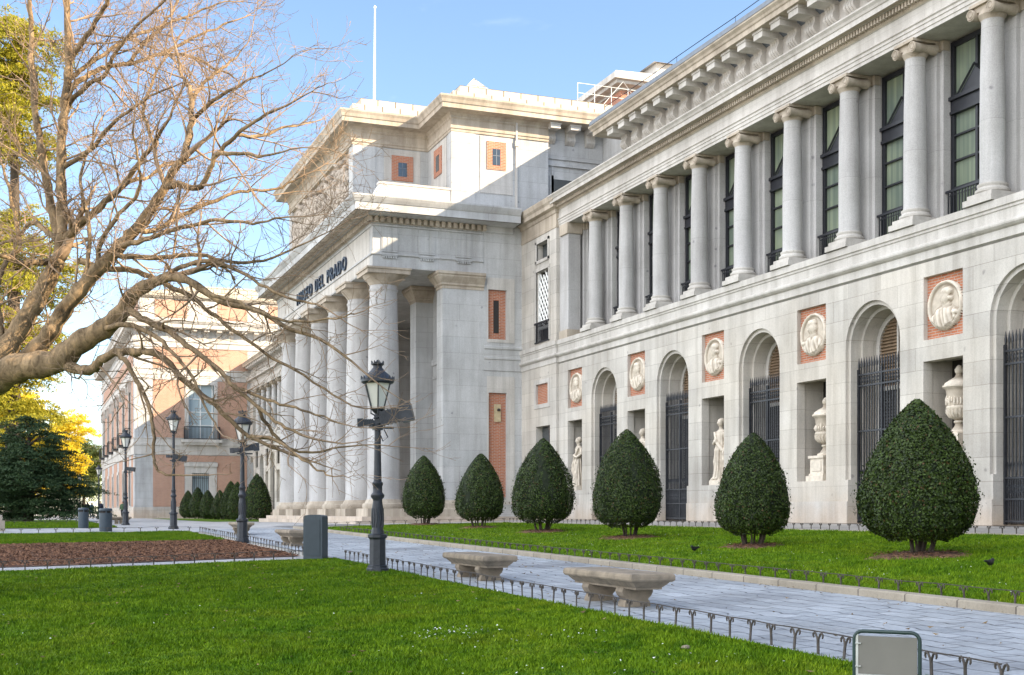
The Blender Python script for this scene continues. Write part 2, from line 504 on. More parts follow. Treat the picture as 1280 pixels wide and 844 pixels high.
def mulch_mat():
    m, nt, b = new_mat("bark_mulch")
    pos = position(nt)
    vo = nd(nt, "ShaderNodeTexVoronoi", Scale=16); nt.links.new(pos, vo.inputs["Vector"])
    sepc = nt.nodes.new("ShaderNodeSeparateColor"); nt.links.new(vo.outputs["Color"], sepc.inputs[0])
    c = ramp(nt, sepc.outputs[0], [(0, (.055, .024, .014)), (.45, (.13, .055, .030)), (.8, (.20, .095, .05)), (1, (.30, .17, .10))])
    c = mix(nt, 'MULTIPLY', .6, c, ramp(nt, noise(nt, pos, .9, 5), [(.3, .5), (.65, 1.25)]))
    nt.links.new(c, b.inputs["Base Color"]); b.inputs["Roughness"].default_value = .9
    bp = nd(nt, "ShaderNodeBump", Strength=1, Distance=.03)
    nt.links.new(vo.outputs["Distance"], bp.inputs["Height"]); nt.links.new(bp.outputs[0], b.inputs["Normal"])
    return m
M['mulch'] = mulch_mat()

def leaf_mat(name, a, c_, rough=.45, spec=.4, trans=0, big=.6):
    m, nt, b = new_mat(name)
    ri = nt.nodes.new("ShaderNodeNewGeometry").outputs["Random Per Island"]
    pos = position(nt)
    c = mix(nt, 'MIX', ri, a, c_)
    c = mix(nt, 'MULTIPLY', big, c, ramp(nt, noise(nt, pos, 1.6, 3), [(.3, (.65, .65, .65)), (.7, (1.25, 1.25, 1.2))]))
    nt.links.new(c, b.inputs["Base Color"])
    if name == 'laurel_leaf': c = mix(nt, 'MIX', ramp(nt, ri, [(.972, 0), (.975, 1)]), c, (.085, .050, .018))
    nt.links.new(c, b.inputs['Base Color'])
    b.inputs["Roughness"].default_value = rough
    b.inputs["Specular IOR Level"].default_value = spec
    if trans:
        out = nt.nodes["Material Output"]
        tr = nt.nodes.new("ShaderNodeBsdfTranslucent"); nt.links.new(c, tr.inputs[0])
        ms = nt.nodes.new("ShaderNodeMixShader"); ms.inputs[0].default_value = trans
        nt.links.new(b.outputs[0], ms.inputs[1]); nt.links.new(tr.outputs[0], ms.inputs[2])
        nt.links.new(ms.outputs[0], out.inputs["Surface"])
    return m
M['bush'] = leaf_mat("laurel_leaf", (.008, .018, .003), (.056, .090, .013), .5, .3)
M['bushcore'] = plain("inner_twigs", (.014, .020, .009), .95, var=.3)
M['cedar'] = leaf_mat("cedar_needles", (.016, .040, .016), (.060, .095, .036), .65, .2)
M['yellow'] = leaf_mat("yellowing_needles", (.20, .205, .018), (.46, .40, .045), .6, .2, .45)
M['gold'] = leaf_mat("autumn_leaves", (.66, .50, .03), (.82, .70, .08), .6, .2, .55)
M['green'] = leaf_mat("park_leaves", (.05, .09, .02), (.14, .15, .035), .6, .3, .25)
# ------------------------------------------------------------------ the museum
W = 22.9                                  # plane of the long gallery wall (its outside looks to -X)
MUS = thing("museum_building", "long grey stone museum with columned gallery, arched ground floor and a six column portico", "building", (W, 50, 1.2))
INV = Matrix.Translation((-W, -50, -1.2))
def P(mb, name, mat, parent=None, sharp=40):
    """a part of the museum, built in world coordinates"""
    o = mb.build(name, M[mat] if isinstance(mat, str) else mat, parent or MUS, sharp)
    if parent is None: o.matrix_parent_inverse = INV
    return o
def PL(name, data, loc, parent=None, rz=None):
    """a repeated part: shared mesh placed at loc"""
    o = link(name, data, parent or MUS, loc, rz)
    if parent is None: o.matrix_parent_inverse = INV
    return o

def holed(mb, axis, c, u0, u1, z0, z1, holes, inward):
    """upright wall face with rectangular recesses: holes (u0,u1,z0,z1,depth); inward +1/-1 along the axis"""
    f = (lambda u, z, d=0: (c + inward * d, u, z)) if axis == 'x' else (lambda u, z, d=0: (u, c + inward * d, z))
    us = sorted({u0, u1, *[h[0] for h in holes], *[h[1] for h in holes]})
    zs = sorted({z0, z1, *[h[2] for h in holes], *[h[3] for h in holes]})
    for a, b in zip(us, us[1:]):
        for p, q in zip(zs, zs[1:]):
            cu, cz = (a + b) / 2, (p + q) / 2
            if any(h[0] < cu < h[1] and h[2] < cz < h[3] for h in holes): continue
            mb.quad(f(a, p), f(b, p), f(b, q), f(a, q))
    for h in holes:
        a, b, p, q, d = h
        for (s, t), (v, w_) in (((a, p), (b, p)), ((b, p), (b, q)), ((b, q), (a, q)), ((a, q), (a, p))):
            mb.quad(f(s, t), f(v, w_), f(v, w_, d), f(s, t, d))

def arch_line(yc, r, z0, zs, n=20):
    return [(yc + r, z0)] + [(yc + r * math.cos(math.pi * i / n), zs + r * math.sin(math.pi * i / n)) for i in range(n + 1)] + [(yc - r, z0)]

# --- ground floor: arches every 6 m, a niche and a portrait panel between
ARCHES = [48 - 6 * k for k in range(8)]
NICHES = [51] + [45 - 6 * k for k in range(7)]
ZS, RO, RI, Z0, ZT, ZSILL = 6.58, 1.25, 1.13, 1.0, 8.5, 2.66
low = MB()
def panel_holes(yc): return [(yc - .775, yc + .775, ZSILL, 5.80, .30), (yc - .765, yc + .765, 6.38, 8.10, .14)]
holed(low, 'x', W, 49.25, 52.8, ZSILL, ZT, panel_holes(51), 1)
low.quad((W, 48 + RI, Z0), (W, 52.8, Z0), (W, 52.8, ZSILL), (W, 48 + RI, ZSILL))
for c in ARCHES:
    o = arch_line(c, RO, ZSILL, ZS); i_ = arch_line(c, RI, ZSILL, ZS)
    for (ya, za), (yb, zb) in zip(o[1:-1], o[2:-1]):
        low.quad((W, ya, za), (W, yb, zb), (W, yb, ZT), (W, ya, ZT))
    low.strip([(W, y, z) for y, z in o], [(W + .10, y, z) for y, z in o])
    low.strip([(W + .10, y, z) for y, z in o], [(W + .10, y, z) for y, z in i_])
    ii = arch_line(c, RI, Z0, ZS)
    low.strip([(W + .10, y, z) for y, z in i_], [(W + .45, y, z) for y, z in i_])
    low.quad((W, c + RI, Z0), (W, c + RI, ZSILL), (W + .45, c + RI, ZSILL), (W + .45, c + RI, Z0))
    low.quad((W, c - RI, Z0), (W, c - RI, ZSILL), (W + .45, c - RI, ZSILL), (W + .45, c - RI, Z0))
    for s in (-1, 1): low.quad((W, c + s * RI, ZSILL), (W, c + s * RO, ZSILL), (W + .1, c + s * RO, ZSILL), (W + .1, c + s * RI, ZSILL))
    j = arch_line(c, 1.02, Z0, ZS)
    low.strip([(W + .45, y, z) for y, z in ii], [(W + .45, y, z) for y, z in j])
    low.strip([(W + .45, y, z) for y, z in j], [(W + 1.05, y, z) for y, z in j])
    low.quad((W, c - RI, 1.36), (W, c + RI, 1.36), (W + 1.05, c + RI, 1.36), (W + 1.05, c - RI, 1.36))
    if c > 6:
        holed(low, 'x', W, c - 6 + RO, c - RO, ZSILL, ZT, panel_holes(c - 3), 1)
        low.quad((W, c - 6 + RI, Z0), (W, c - RI, Z0), (W, c - RI, ZSILL), (W, c - 6 + RI, ZSILL))
for c in NICHES:                                         # the deeper part of each niche
    d0, d1 = W + .30, W + 1.15
    a, b = c - .86, c + .86
    low.quad((d0, a, ZSILL), (d1, a, ZSILL), (d1, a, 5.88), (d0, a, 5.88)); low.quad((d0, b, ZSILL), (d1, b, ZSILL), (d1, b, 5.88), (d0, b, 5.88))
    low.quad((d1, a, ZSILL), (d1, b, ZSILL), (d1, b, 5.88), (d1, a, 5.88))
    low.quad((d0, a, 5.88), (d0, b, 5.88), (d1, b, 5.88), (d1, a, 5.88)); low.quad((d0, a, ZSILL), (d0, b, ZSILL), (d1, b, ZSILL), (d1, a, ZSILL))
    for s in (-1, 1): low.quad((d0, c + s * .775, ZSILL), (d0, c + s * .86, ZSILL), (d0, c + s * .86, 5.88), (d0, c + s * .775, 5.88))
    low.quad((d0, a, 5.80), (d0, b, 5.80), (d0, b, 5.88), (d0, a, 5.88))
P(low, "ground_floor_wall", 'ashlar')
for a, b in [(48 + RI, 52.8)] + [(c - 6 + RI, c - RI) for c in ARCHES[:-1]]:
    pp = MB(); pp.box(W - .035, W + .1, a + .012, b - .012, 1.0, 2.02); P(pp, "plinth", 'cream')
rest = MB(); rest.box(W, 45, -45, 3, 0, 16.3); P(rest, "plain_wall", 'ashlar')
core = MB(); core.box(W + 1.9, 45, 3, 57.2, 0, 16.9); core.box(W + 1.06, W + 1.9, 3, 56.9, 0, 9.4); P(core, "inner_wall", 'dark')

STRING = [(-.1, 8.48), (0, 8.55), (.04, 8.57), (.04, 8.80), (.10, 8.83), (.155, 8.88), (.165, 8.92), (.155, 8.97), (.06, 9.01), (.06, 9.27), (.09, 9.285), (.09, 9.35), (.13, 9.37), (.13, 9.565), (-.95, 9.583)]
s = MB(); s.sweep([(W, 52.8), (W, -45)], STRING); P(s, "string_course", 'cream')
s = MB(); s.box(W + .02, W + 1.9, 3, 52.8, 9.45, 9.575); P(s, "gallery_floor", 'cream')

# portraits
def bust_mesh(k):
    n = 44; rng = random.Random(k)
    lin = np.linspace(-1, 1, n); U, V = np.meshgrid(lin, lin)
    rr = np.sqrt(U * U + V * V)
    def ell(cx, cy, a, b, h): return np.clip(1 - ((U - cx) / a) ** 2 - ((V - cy) / b) ** 2, 0, 1) ** .5 * h
    sgn = rng.choice((-1, 1)); t = rng.uniform(-.08, .08)
    H = ell(t, .30, .27, .34, .16)
    H = np.maximum(H, ell(t + sgn * .26, .24, .10, .10, .12)); H = np.maximum(H, ell(t, .02, .24, .24, .10))
    H = np.maximum(H, ell(t + sgn * .05, .52, .30, .20, .15))
    H = np.maximum(H, ell(0, -.62, .78, .60, .17)); H = np.maximum(H, ell(sgn * .45, -.35, .45, .13, .13))
    fold = .028 * np.sin(13 * (U * sgn + .5 * V) + 4 * V * V + k) + .016 * np.sin(31 * U + 9 * V)
    H = H + np.where(V < -.12, fold * (H > .02), 0) + np.where((V > .1) & (H > .02), .02 * np.sin(40 * U) * np.sin(37 * V), 0)
    rim = np.exp(-((rr - .92) / .055) ** 2) * .09
    H = np.maximum(H * (rr < .88), rim) + .05
    v = []; idx = -np.ones((n, n), int)
    for j in range(n):
        for i in range(n):
            if rr[j, i] <= 1.03:
                q = min(1, 1 / max(rr[j, i], 1e-6)) if rr[j, i] > 1 else 1
                idx[j, i] = len(v)
                v.append((-H[j, i] * .9 if rr[j, i] < .985 else .0, -U[j, i] * .68 * q, V[j, i] * .68 * q))
    f = [(idx[j, i], idx[j, i + 1], idx[j + 1, i + 1], idx[j + 1, i]) for j in range(n - 1) for i in range(n - 1) if min(idx[j, i], idx[j, i + 1], idx[j + 1, i + 1], idx[j + 1, i]) >= 0]
    mb = MB(); mb.add(v, f, True)
    return mb.mesh("portrait_medallion", M['marble'], 180)
for k, c in enumerate(NICHES):
    bk = MB(); bk.quad((W + .138, c - .77, 6.37), (W + .138, c + .77, 6.37), (W + .138, c + .77, 8.11), (W + .138, c - .77, 8.11))
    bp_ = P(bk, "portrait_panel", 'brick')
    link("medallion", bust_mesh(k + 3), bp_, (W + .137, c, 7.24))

# gates and shutters in the arches (one built, then copied)
gate = MB()
for k in range(19):
    y = -1.08 + 2.16 * k / 18
    gate.box(-.014, .014, y - .014, y + .014, 1.40, 6.02)
    gate.tube([(0, y, 6.0), (0, y, 6.10), (0, y, 6.30)], [.03, .034, .004], 6)
    if k < 18:
        y2 = y + .06
        gate.box(-.011, .011, y2 - .011, y2 + .011, 1.40, 2.55)
        gate.tube([(0, y2 - .05, 2.28), (0, y2, 2.42), (0, y2 + .05, 2.28), (0, y2, 2.14), (0, y2 - .05, 2.28)], .012, 5)
        gate.tube([(0, y2 - .05, 2.62), (0, y2 - .045, 2.78), (0, y2, 2.96), (0, y2 + .045, 2.78), (0, y2 + .05, 2.62)], .012, 5)
        gate.tube([(0, y2 - .045, 5.62), (0, y2, 5.54), (0, y2 + .045, 5.62), (0, y2, 5.70), (0, y2 - .045, 5.62)], .012, 5)
for z in (1.46, 2.02, 2.56, 4.10, 5.45, 5.78):
    gate.box(-.03, .03, -1.10, 1.10, z - .025, z + .025)
for y in (-1.1, 0, 1.1): gate.box(-.035, .035, y - .03, y + .03, 1.38, 5.95)
gate_me = gate.mesh("iron_gate", M['iron'])
shf = MB()
so = arch_line(0, 1.015, 1.37, ZS); si = arch_line(0, .86, 1.37, ZS)
shf.strip([(0, y, z) for y, z in so], [(0, y, z) for y, z in si]); shf.strip([(0, y, z) for y, z in si], [(.12, y, z) for y, z in si])
shf.box(-.01, .06, -.035, .035, 1.37, ZS + .85); shf.box(-.012, .06, -.86, .86, 5.3, 5.42)
shf_me = shf.mesh("shutter_frame", M['cream'])
def louvres(z0, z1, arched):
    mb = MB(); z = z0
    while z < z1:
        hw = .86
        if z > ZS: hw = math.sqrt(max(.86 ** 2 - (z - ZS) ** 2, 0.002))
        for a, b in ((-hw, -.035), (.035, hw)):
            if b - a > .03: mb.add([(.02, a, z), (.02, b, z), (.075, b, z + .062), (.075, a, z + .062)], [(0, 1, 2, 3)])
        z += .098
    pts = arch_line(0, .87, z0, ZS) if arched else [(-.87, z0), (.87, z0), (.87, z1), (-.87, z1)]
    mb.poly([(.10, y, zz) for y, zz in pts])
    return mb
lv_top = louvres(5.42, ZS + .84, True).mesh("upper_louvre", M['shutter'])
lv_low = louvres(1.5, 5.3, False).mesh("lower_louvre", M['shutter_grey'])
for c in ARCHES:
    PL("iron_gate", gate_me, (W + .36, c, 0))
    d = PL("arched_door", shf_me, (W + .92, c, 0))
    link("upper_louvre", lv_top, d); link("lower_louvre", lv_low, d)

# --- loggia above
COLX = W + .32
COLY = [49.5 - 3 * k for k in range(15)]
cs = MB()
cs.lathe(0, 0, [(.335, 10.13), (.318, 10.22), (.320, 11.6), (.308, 12.9), (.275, 14.28), (.285, 14.33)], 28)
sh_me = cs.mesh("column", M['granite'])
cb = MB()
cb.box(-.52, .52, -.52, .52, 9.585, 9.74); cb.box(-.44, .44, -.44, .44, 9.74, 9.86)
cb.lathe(0, 0, [(.40, 9.86), (.435, 9.90), (.435, 9.96), (.39, 9.99), (.36, 10.03), (.385, 10.07), (.385, 10.11), (.335, 10.13)], 28)
cb_me = cb.mesh("column_base", M['cream'])
cc = MB()
cc.box(-.41, .41, -.41, .41, 14.70, 14.782); cc.box(-.32, .32, -.31, .31, 14.56, 14.70)
cc.lathe(0, 0, [(.28, 14.32), (.30, 14.36), (.36, 14.46), (.34, 14.56)], 24)
for sy in (-1, 1):
    yv, zv = sy * .355, 14.535
    prof = []
    for side in (-.40, .40):
        t0 = side
        cc.tube([(t0, yv + .140 * math.cos(a) * (1 - a / 16), zv + .140 * math.sin(a) * (1 - a / 16)) for a in np.linspace(0, 4 * math.pi, 30)], .022, 5)
    cc.tube([(-.39, yv, zv), (-.28, yv, zv), (0, yv, zv), (.28, yv, zv), (.39, yv, zv)], [.145, .135, .10, .135, .145], 14)
    cc.tube([(-.42, yv, zv), (.42, yv, zv)], .05, 8)
cc_me = cc.mesh("capital", M['trim'])
def column_at(x, y):
    c = PL("gallery_column", sh_me, (x, y, 0)); link("column_base", cb_me, c); link("capital", cc_me, c)
for y in COLY: column_at(COLX, y)

pil = MB(); pil.box(0, .3, -.38, .38, 9.59, 14.78); pil.box(.12, .35, -.52, .52, 9.59, 14.78)
pil_me = pil.mesh("pilaster", M['granite'])
pc = MB(); pc.box(-.05, .2, -.43, .43, 14.48, 14.775); pc.box(.08, .3, -.56, .56, 14.50, 14.77)
pc_me = pc.mesh("pilaster_cap", M['trim'])
pc = MB(); pc.box(-.04, .2, -.42, .42, 9.585, 9.82); pc.box(.085, .3, -.55, .55, 9.585, 9.80)
pb_me = pc.mesh("pilaster_base", M['trim'])
PX = W + .74
for y in COLY + [52.0]:
    p = PL("pilaster", pil_me, (PX, y, 0)); link("pilaster_cap", pc_me, p); link("pilaster_base", pb_me, p)

# windows of the loggia
wf = MB()
for y0, y1 in ((-1.0, -.87), (.87, 1.0), (-.045, .045)): wf.box(-.03, .08, y0, y1, 9.6, 14.72)
for z0, z1 in ((9.6, 9.72), (14.60, 14.74), (10.62, 10.70), (11.40, 11.45), (12.10, 12.15)): wf.box(-.028, .07, -1., 1., z0, z1)
wf.box(-.10, .09, -.99, .99, 12.72, 12.80); wf.box(-.05, .09, -.985, .985, 12.80, 13.10); wf.box(-.14, .09, -.995, .995, 13.10, 13.20)
wf.prism([(-.62, 13.2), (.62, 13.2), (0, 13.80)], -.07, .07, 'x')
wf.tube([(-.10, -.66, 13.2), (-.10, 0, 13.85), (-.10, .66, 13.2)], .045, 4, False)
wf_me = wf.mesh("window", M['frame'])
wg = MB(); wg.quad((.05, -.95, 9.65), (.05, .95, 9.65), (.05, .95, 14.7), (.05, -.95, 14.7))
wg_me = wg.mesh("pane", M['curtain'])
wr = MB()
for k in range(17): y = -.88 + .11 * k; wr.box(-.012, .012, y - .012, y + .012, 9.62, 10.52)
wr.box(-.03, .03, -.97, .97, 10.52, 10.58); wr.box(-.02, .02, -.93, .93, 9.66, 9.70)
for k in range(16):
    y = -.825 + .11 * k
    wr.tube([(0, y - .04, 10.46), (0, y, 10.40), (0, y + .04, 10.46)], .009, 4)
wr_me = wr.mesh("railing", M['frame'])
for k in range(15):
    w_ = PL("gallery_window", wf_me, (W + 1.16, 51.0 - 3 * k, 0)); link("pane", wg_me, w_); link("railing", wr_me, w_, (-.22, 0, 0))
lg = MB()                                                  # wall behind the columns
lg.box(W + 1.22, W + 1.5, 52.3, 52.85, 9.5, 14.9)
for y in COLY: lg.box(W + 1.0, W + 1.5, y - .50, y + .50, 9.5, 14.9)
lg.box(W + 1.5, W + 1.9, 3, 52.85, 9.4, 14.9)
lg.box(W + .05, W + 1.45, 52.55, 52.81, 9.3, 14.78)
P(lg, "loggia_wall", 'granite')
ep = MB(); ep.box(W + .02, W + .62, 51.75, 52.56, 9.585, 14.3)
e = P(ep, "end_pilaster", 'granite')
ec = MB(); ec.box(W - .06, W + .68, 51.68, 52.58, 14.3, 14.78); P(ec, "pilaster_cap", 'trim', e)
ec = MB(); ec.box(W - .08, W + .68, 51.66, 52.57, 9.58, 9.95); P(ec, "pilaster_base", 'trim', e)

# entablature, attic strip and roof edge of the gallery
en = MB()
en.box(W + .01, W + .66, -45, 52.83, 14.784, 15.7); en.box(W + .66, W + 1.95, -45, 52.84, 14.79, 16.3)
P(en, "architrave", 'cream')
ENT = [(-.05, 14.78), (0, 14.78), (0, 14.88), (.025, 14.89), (.025, 15.0), (.05, 15.01), (.05, 15.09), (.09, 15.12), (.09, 15.16), (.01, 15.18), (.01, 15.55), (.05, 15.57), (.09, 15.62), (.10, 15.79), (.44, 15.81), (.44, 15.96), (.47, 15.98), (.50, 16.05), (.56, 16.12), (.56, 16.165), (-.12, 16.46)]
s = MB(); s.sweep([(W, 52.83), (W, -45)], ENT); P(s, "entablature", 'cream')
dn = MB(); y = 52.7
while y > 3: dn.box(W - .24, W - .08, y - .075, y, 15.645, 15.79); y -= .135
P(dn, "dentil_band", 'trim')
BED = [(-.02, 15.56), (.05, 15.57), (.098, 15.62), (.108, 15.795), (.43, 15.806), (-.02, 15.806)]
s = MB(); s.sweep([(W, 52.82), (W, -45)], BED); P(s, "bed_moulding", 'trim')
at = MB(); at.box(W + .1, 27.4, -45, 46.4, 16.3, 17.5); P(at, "attic_wall", 'cream')
CORN = [(0, 17.30), (.06, 17.33), (.93, 17.335), (.93, 17.50), (.97, 17.53), (1.0, 17.60), (1.08, 17.68), (1.08, 17.74), (0, 17.86)]
s = MB(); s.sweep([(27.3, 46.4), (W + .1, 46.4), (W + .1, -45)], CORN); P(s, "roof_cornice", 'trim')
s = MB(); s.box(W - 1.0, W - .9, -45, 47.3, 17.74, 17.90); s.prism([(W - .9, 17.80), (W + .2, 17.88), (27.3, 18.3), (27.3, 17.0), (W + .3, 17.0)], -45, 46.35); P(s, "lead_roof", 'lead')
s = MB(); s.box(W + .3, 27.35, 46.45, 57.05, 15.9, 16.36); P(s, "flat_roof", 'lead')
s = MB(); s.box(27.3, 45, -45, 57.3, 9, 21.2); P(s, "spine_wall", 'portico')
s = MB(); s.box(27.1, 45, -45, 57.2, 21.2, 21.62); P(s, "spine_roof", 'lead')
cn = MB()                                                   # scrolled bracket and its block, wall plane at x=0
cn.box(-.80, .05, -.26, .26, 17.06, 17.325); cn.box(-.83, .05, -.29, .29, 17.25, 17.33)
for yy in (-.19, -.065, .065, .19):
    pr = [(0, 16.50)]
    for t in np.linspace(0, 1, 13):
        z = 16.50 + .56 * t
        xx = -(.10 + .16 * t + .075 * math.sin(2 * math.pi * (t - .12)))
        pr.append((xx, z))
    pr.append((0, 17.06))
    cn.prism(pr, yy - .052, yy + .052)
pr = [(0, 16.52)] + [(-(.085 + .15 * t + .07 * math.sin(2 * math.pi * (t - .12))), 16.52 + .54 * t) for t in np.linspace(0, 1, 13)] + [(0, 17.05)]
cn.prism(pr, -.24, .24)
cn_me = cn.mesh("bracket", M['cream'])
for k in range(40): PL("bracket", cn_me, (W + .1, 45.95 - k * 1.0, 0))
cb2 = MB()                                                  # wire along the eaves on thin pins
for y in range(20, 47, 4): cb2.tube([(W - .9, y, 17.8), (W - .9, y, 18.16)], .010, 4)
cb2.tube([(W - .9, y, 18.15 + .015 * math.sin(y)) for y in range(4, 48, 2)], .016, 4)
P(cb2, "eaves_wire", 'frame')

# --- end bay beside the portico
EB = W - .12
eb = MB()
holed(eb, 'x', EB, 52.8, 57.1, 1.0, 15.0, [(53.55, 55.25, 2.6, 5.75, .35), (53.55, 55.45, 6.6, 7.95, .10), (53.65, 55.2, 9.7, 13.1, .35), (53.75, 55.1, 13.62, 14.42, .3)], 1)
eb.quad((EB, 52.8, 1.0), (W + 1.3, 52.8, 1.0), (W + 1.3, 52.8, 16), (EB, 52.8, 16))
eb.quad((EB, 52.8, 15), (EB, 57.1, 15), (EB, 57.1, 16), (EB, 52.8, 16))
P(eb, "end_bay_wall", 'ashlar')
s = MB(); s.sweep([(EB, 57.1), (EB, 52.8), (W, 52.8)], STRING); P(s, "string_course", 'cream')
s = MB(); s.sweep([(EB, 57.1), (EB, 52.8), (W + .3, 52.8)], [(-.02, 14.76), (.03, 14.78), (.03, 14.9), (.015, 14.92), (.015, 15.42), (.06, 15.45), (.10, 15.6), (.28, 15.66), (.28, 15.84), (.36, 15.95), (.40, 16.12), (.40, 16.17), (-.3, 16.5)]); P(s, "end_bay_cornice", 'trim')
fr = MB()
for q in ((53.55, 53.77, 6.6, 7.95), (55.23, 55.45, 6.6, 7.95), (53.77, 55.23, 6.6, 6.8), (53.77, 55.23, 7.75, 7.95)): fr.box(EB - .03, EB + .1, *q)
P(fr, "panel_surround", 'cream')
fr = MB()
for q in ((53.6, 53.75, 13.5, 14.54), (55.1, 55.25, 13.5, 14.54), (53.6, 55.25, 13.48, 13.62), (53.6, 55.25, 14.42, 14.56)): fr.box(EB - .05, EB + .04, *q)
P(fr, "window_surround", 'cream')
fr = MB()
for q in ((53.5, 53.66, 9.72, 13.12), (55.2, 55.36, 9.72, 13.12), (53.5, 55.36, 13.1, 13.26)): fr.box(EB - .045, EB + .04, *q)
P(fr, "window_surround", 'cream')
bb = MB(); bb.quad((EB + .095, 53.6, 6.7), (EB + .095, 55.4, 6.7), (EB + .095, 55.4, 7.9), (EB + .095, 53.6, 7.9)); P(bb, "brick_panel", 'brick')
dk = MB(); dk.quad((EB + .33, 53.5, 2.5), (EB + .33, 55.3, 2.5), (EB + .33, 55.3, 5.8), (EB + .33, 53.5, 5.8)); P(dk, "dark_window", 'glass')
dk = MB(); dk.quad((EB + .29, 53.7, 13.6), (EB + .29, 55.15, 13.6), (EB + .29, 55.15, 14.5), (EB + .29, 53.7, 14.5)); P(dk, "dark_window", 'glass')
lt = MB()
for k in range(-6, 10):
    for sg in (1, -1):
        y0 = 53.65; pts = []
        for t in np.linspace(0, 1.55, 9):
            z = 10.5 + k * .40 + sg * t * 1.25
            if 10.45 < z < 13.1: pts.append((EB + (.14 if sg > 0 else .16), y0 + t, z))
        if len(pts) > 1: lt.tube(pts, .042, 4, False)
lt.box(EB + .1, EB + .2, 53.65, 53.75, 9.75, 13.1); lt.box(EB + .1, EB + .2, 55.1, 55.2, 9.75, 13.1); lt.box(EB + .1, EB + .2, 53.75, 55.1, 10.35, 10.5)
P(lt, "white_lattice", 'white')
dk = MB(); dk.quad((EB + .33, 53.6, 9.6), (EB + .33, 55.25, 9.6), (EB + .33, 55.25, 13.15), (EB + .33, 53.6, 13.15)); P(dk, "dark_opening", 'dark')
rl = MB()
for k in range(14): rl.box(EB - .06, EB - .03, 53.62 + k * .125, 53.65 + k * .125, 9.7, 10.6)
rl.box(EB - .08, EB - .01, 53.55, 55.32, 10.6, 10.68); rl.box(EB - .07, EB - .02, 53.58, 55.3, 9.7, 9.76); P(rl, "balcony_railing", 'frame')

# ------------------------------------------------------------------ portico
P0, P1, PF = 57.1, 80.7, 15.25
st = MB(); st.box(14.2, 24.5, 56.2, 81.6, .6, 1.28); st.box(14.6, 24.5, 56.6, 81.2, 1.2, 1.48); P(st, "portico_steps", 'cream')
pcs = MB(); pcs.lathe(0, 0, [(.80, 2.30), (.77, 2.45), (.765, 6), (.72, 9.5), (.655, 12.15), (.67, 12.2), (.70, 12.24), (.70, 12.30), (.655, 12.33), (.655, 12.48)], 40); pcs_me = pcs.mesh("portico_column", M['granite'])
pcb = MB(); pcb.box(-1.06, 1.06, -1.06, 1.06, 1.47, 1.86); pcb.lathe(0, 0, [(.98, 1.86), (1.02, 1.95), (1.0, 2.08), (.90, 2.12), (.86, 2.22), (.80, 2.30)], 40); pcb_me = pcb.mesh("column_base", M['trim'])
pcc = MB(); pcc.lathe(0, 0, [(.655, 12.48), (.70, 12.53), (.72, 12.58), (.74, 12.62), (.86, 12.74), (.97, 12.86), (1.0, 12.94)], 40); pcc.box(-1.04, 1.04, -1.04, 1.04, 12.94, 13.14); pcc.box(-1.09, 1.09, -1.09, 1.09, 13.14, 13.228); pcc_me = pcc.mesh("capital", M['trim'])
for k in range(6):
    c = PL("portico_column", pcs_me, (16.02, 58.0 + 4.36 * k, 0)); link("column_base", pcb_me, c); link("capital", pcc_me, c)
# entablature core and mouldings
en = MB(); en.box(PF + .02, 24.5, P0 + .02, P1 - .02, 13.24, 16.25); P(en, "portico_ceiling", 'portico')
path = [(20.75, P1), (PF, P1), (PF, P0), (20.75, P0)]
LOW = [(-1.5, 13.235), (0, 13.235), (0, 13.80), (.07, 13.82), (.07, 13.90), (0, 13.92), (0, 15.14), (.06, 15.16), (.06, 15.24), (0, 15.26)]
s = MB(); s.sweep(path, LOW); P(s, "portico_entablature", 'portico')
fz = MB()                                                    # the smooth west frieze
fz.box(PF - .012, PF + .1, P0 + .55, P1 - .55, 13.30, 15.13); P(fz, "frieze", 'cream')
UP = [(-.2, 15.24), (.05, 15.26), (.10, 15.30), (.10, 15.56), (1.10, 15.60), (1.10, 15.93), (1.14, 15.97), (1.22, 16.10), (1.28, 16.22), (1.28, 16.29), (-.2, 16.55)]
path2 = [(22.3, P1), (PF, P1), (PF, P0), (22.3, P0)]
s = MB(); s.sweep(path2, UP); P(s, "portico_cornice", 'portico')
dn = MB(); dn.box(PF - .12, 20.7, P0 - .12, P0 - .07, 15.29, 15.552); dn.box(PF - .12, PF - .07, P0 - .12, P1, 15.29, 15.552)
x = PF - .28
while x < 20.7: dn.box(x, x + .17, P0 - .30, P0 - .08, 15.30, 15.555); x += .30
y = P0 - .28
while y < P1: dn.box(PF - .30, PF - .08, y, y + .17, 15.30, 15.555); y += .30
P(dn, "dentil_band", 'trim')
mt = MB(); mt.box(PF - 1.06, PF - .36, P0 - .9, P1 + .9, 15.585, 15.604)                                                    # carved underside of the cornice on the west front
y = P0 - .9
while y < P1 + .9:
    for kx in range(3): mt.box(PF - 1.02 + kx * .24, PF - .86 + kx * .24, y, y + .2, 15.555, 15.60)
    y += .3
P(mt, "mutules", 'relief')
for x0 in (15.72, 17.55, 19.42):
    tg = MB()
    for k in range(3): tg.box(x0 + k * .24, x0 + k * .24 + .17, P0 - .055, P0 + .05, 13.96, 15.10)
    tg.box(x0 - .05, x0 + .75, P0 - .04, P0 + .05, 13.95, 15.13); tg.box(x0 - .06, x0 + .76, P0 - .09, P0, 13.76, 13.80)
    for k in range(6): tg.box(x0 + .02 + k * .118, x0 + .09 + k * .118, P0 - .08, P0, 13.66, 13.75)
    P(tg, "triglyph", 'portico')
tx = bpy.data.curves.new("inscription", 'FONT'); tx.body = "MUSEO DEL PRADO"; tx.extrude = .05; tx.offset = .004; tx.space_character = 1.28; tx.space_word = 1.25; tx.size = 1.0; tx.materials.append(M['letter'])
tmp_ = bpy.data.objects.new("tmp", tx); COL.objects.link(tmp_)
bpy.context.view_layer.update()
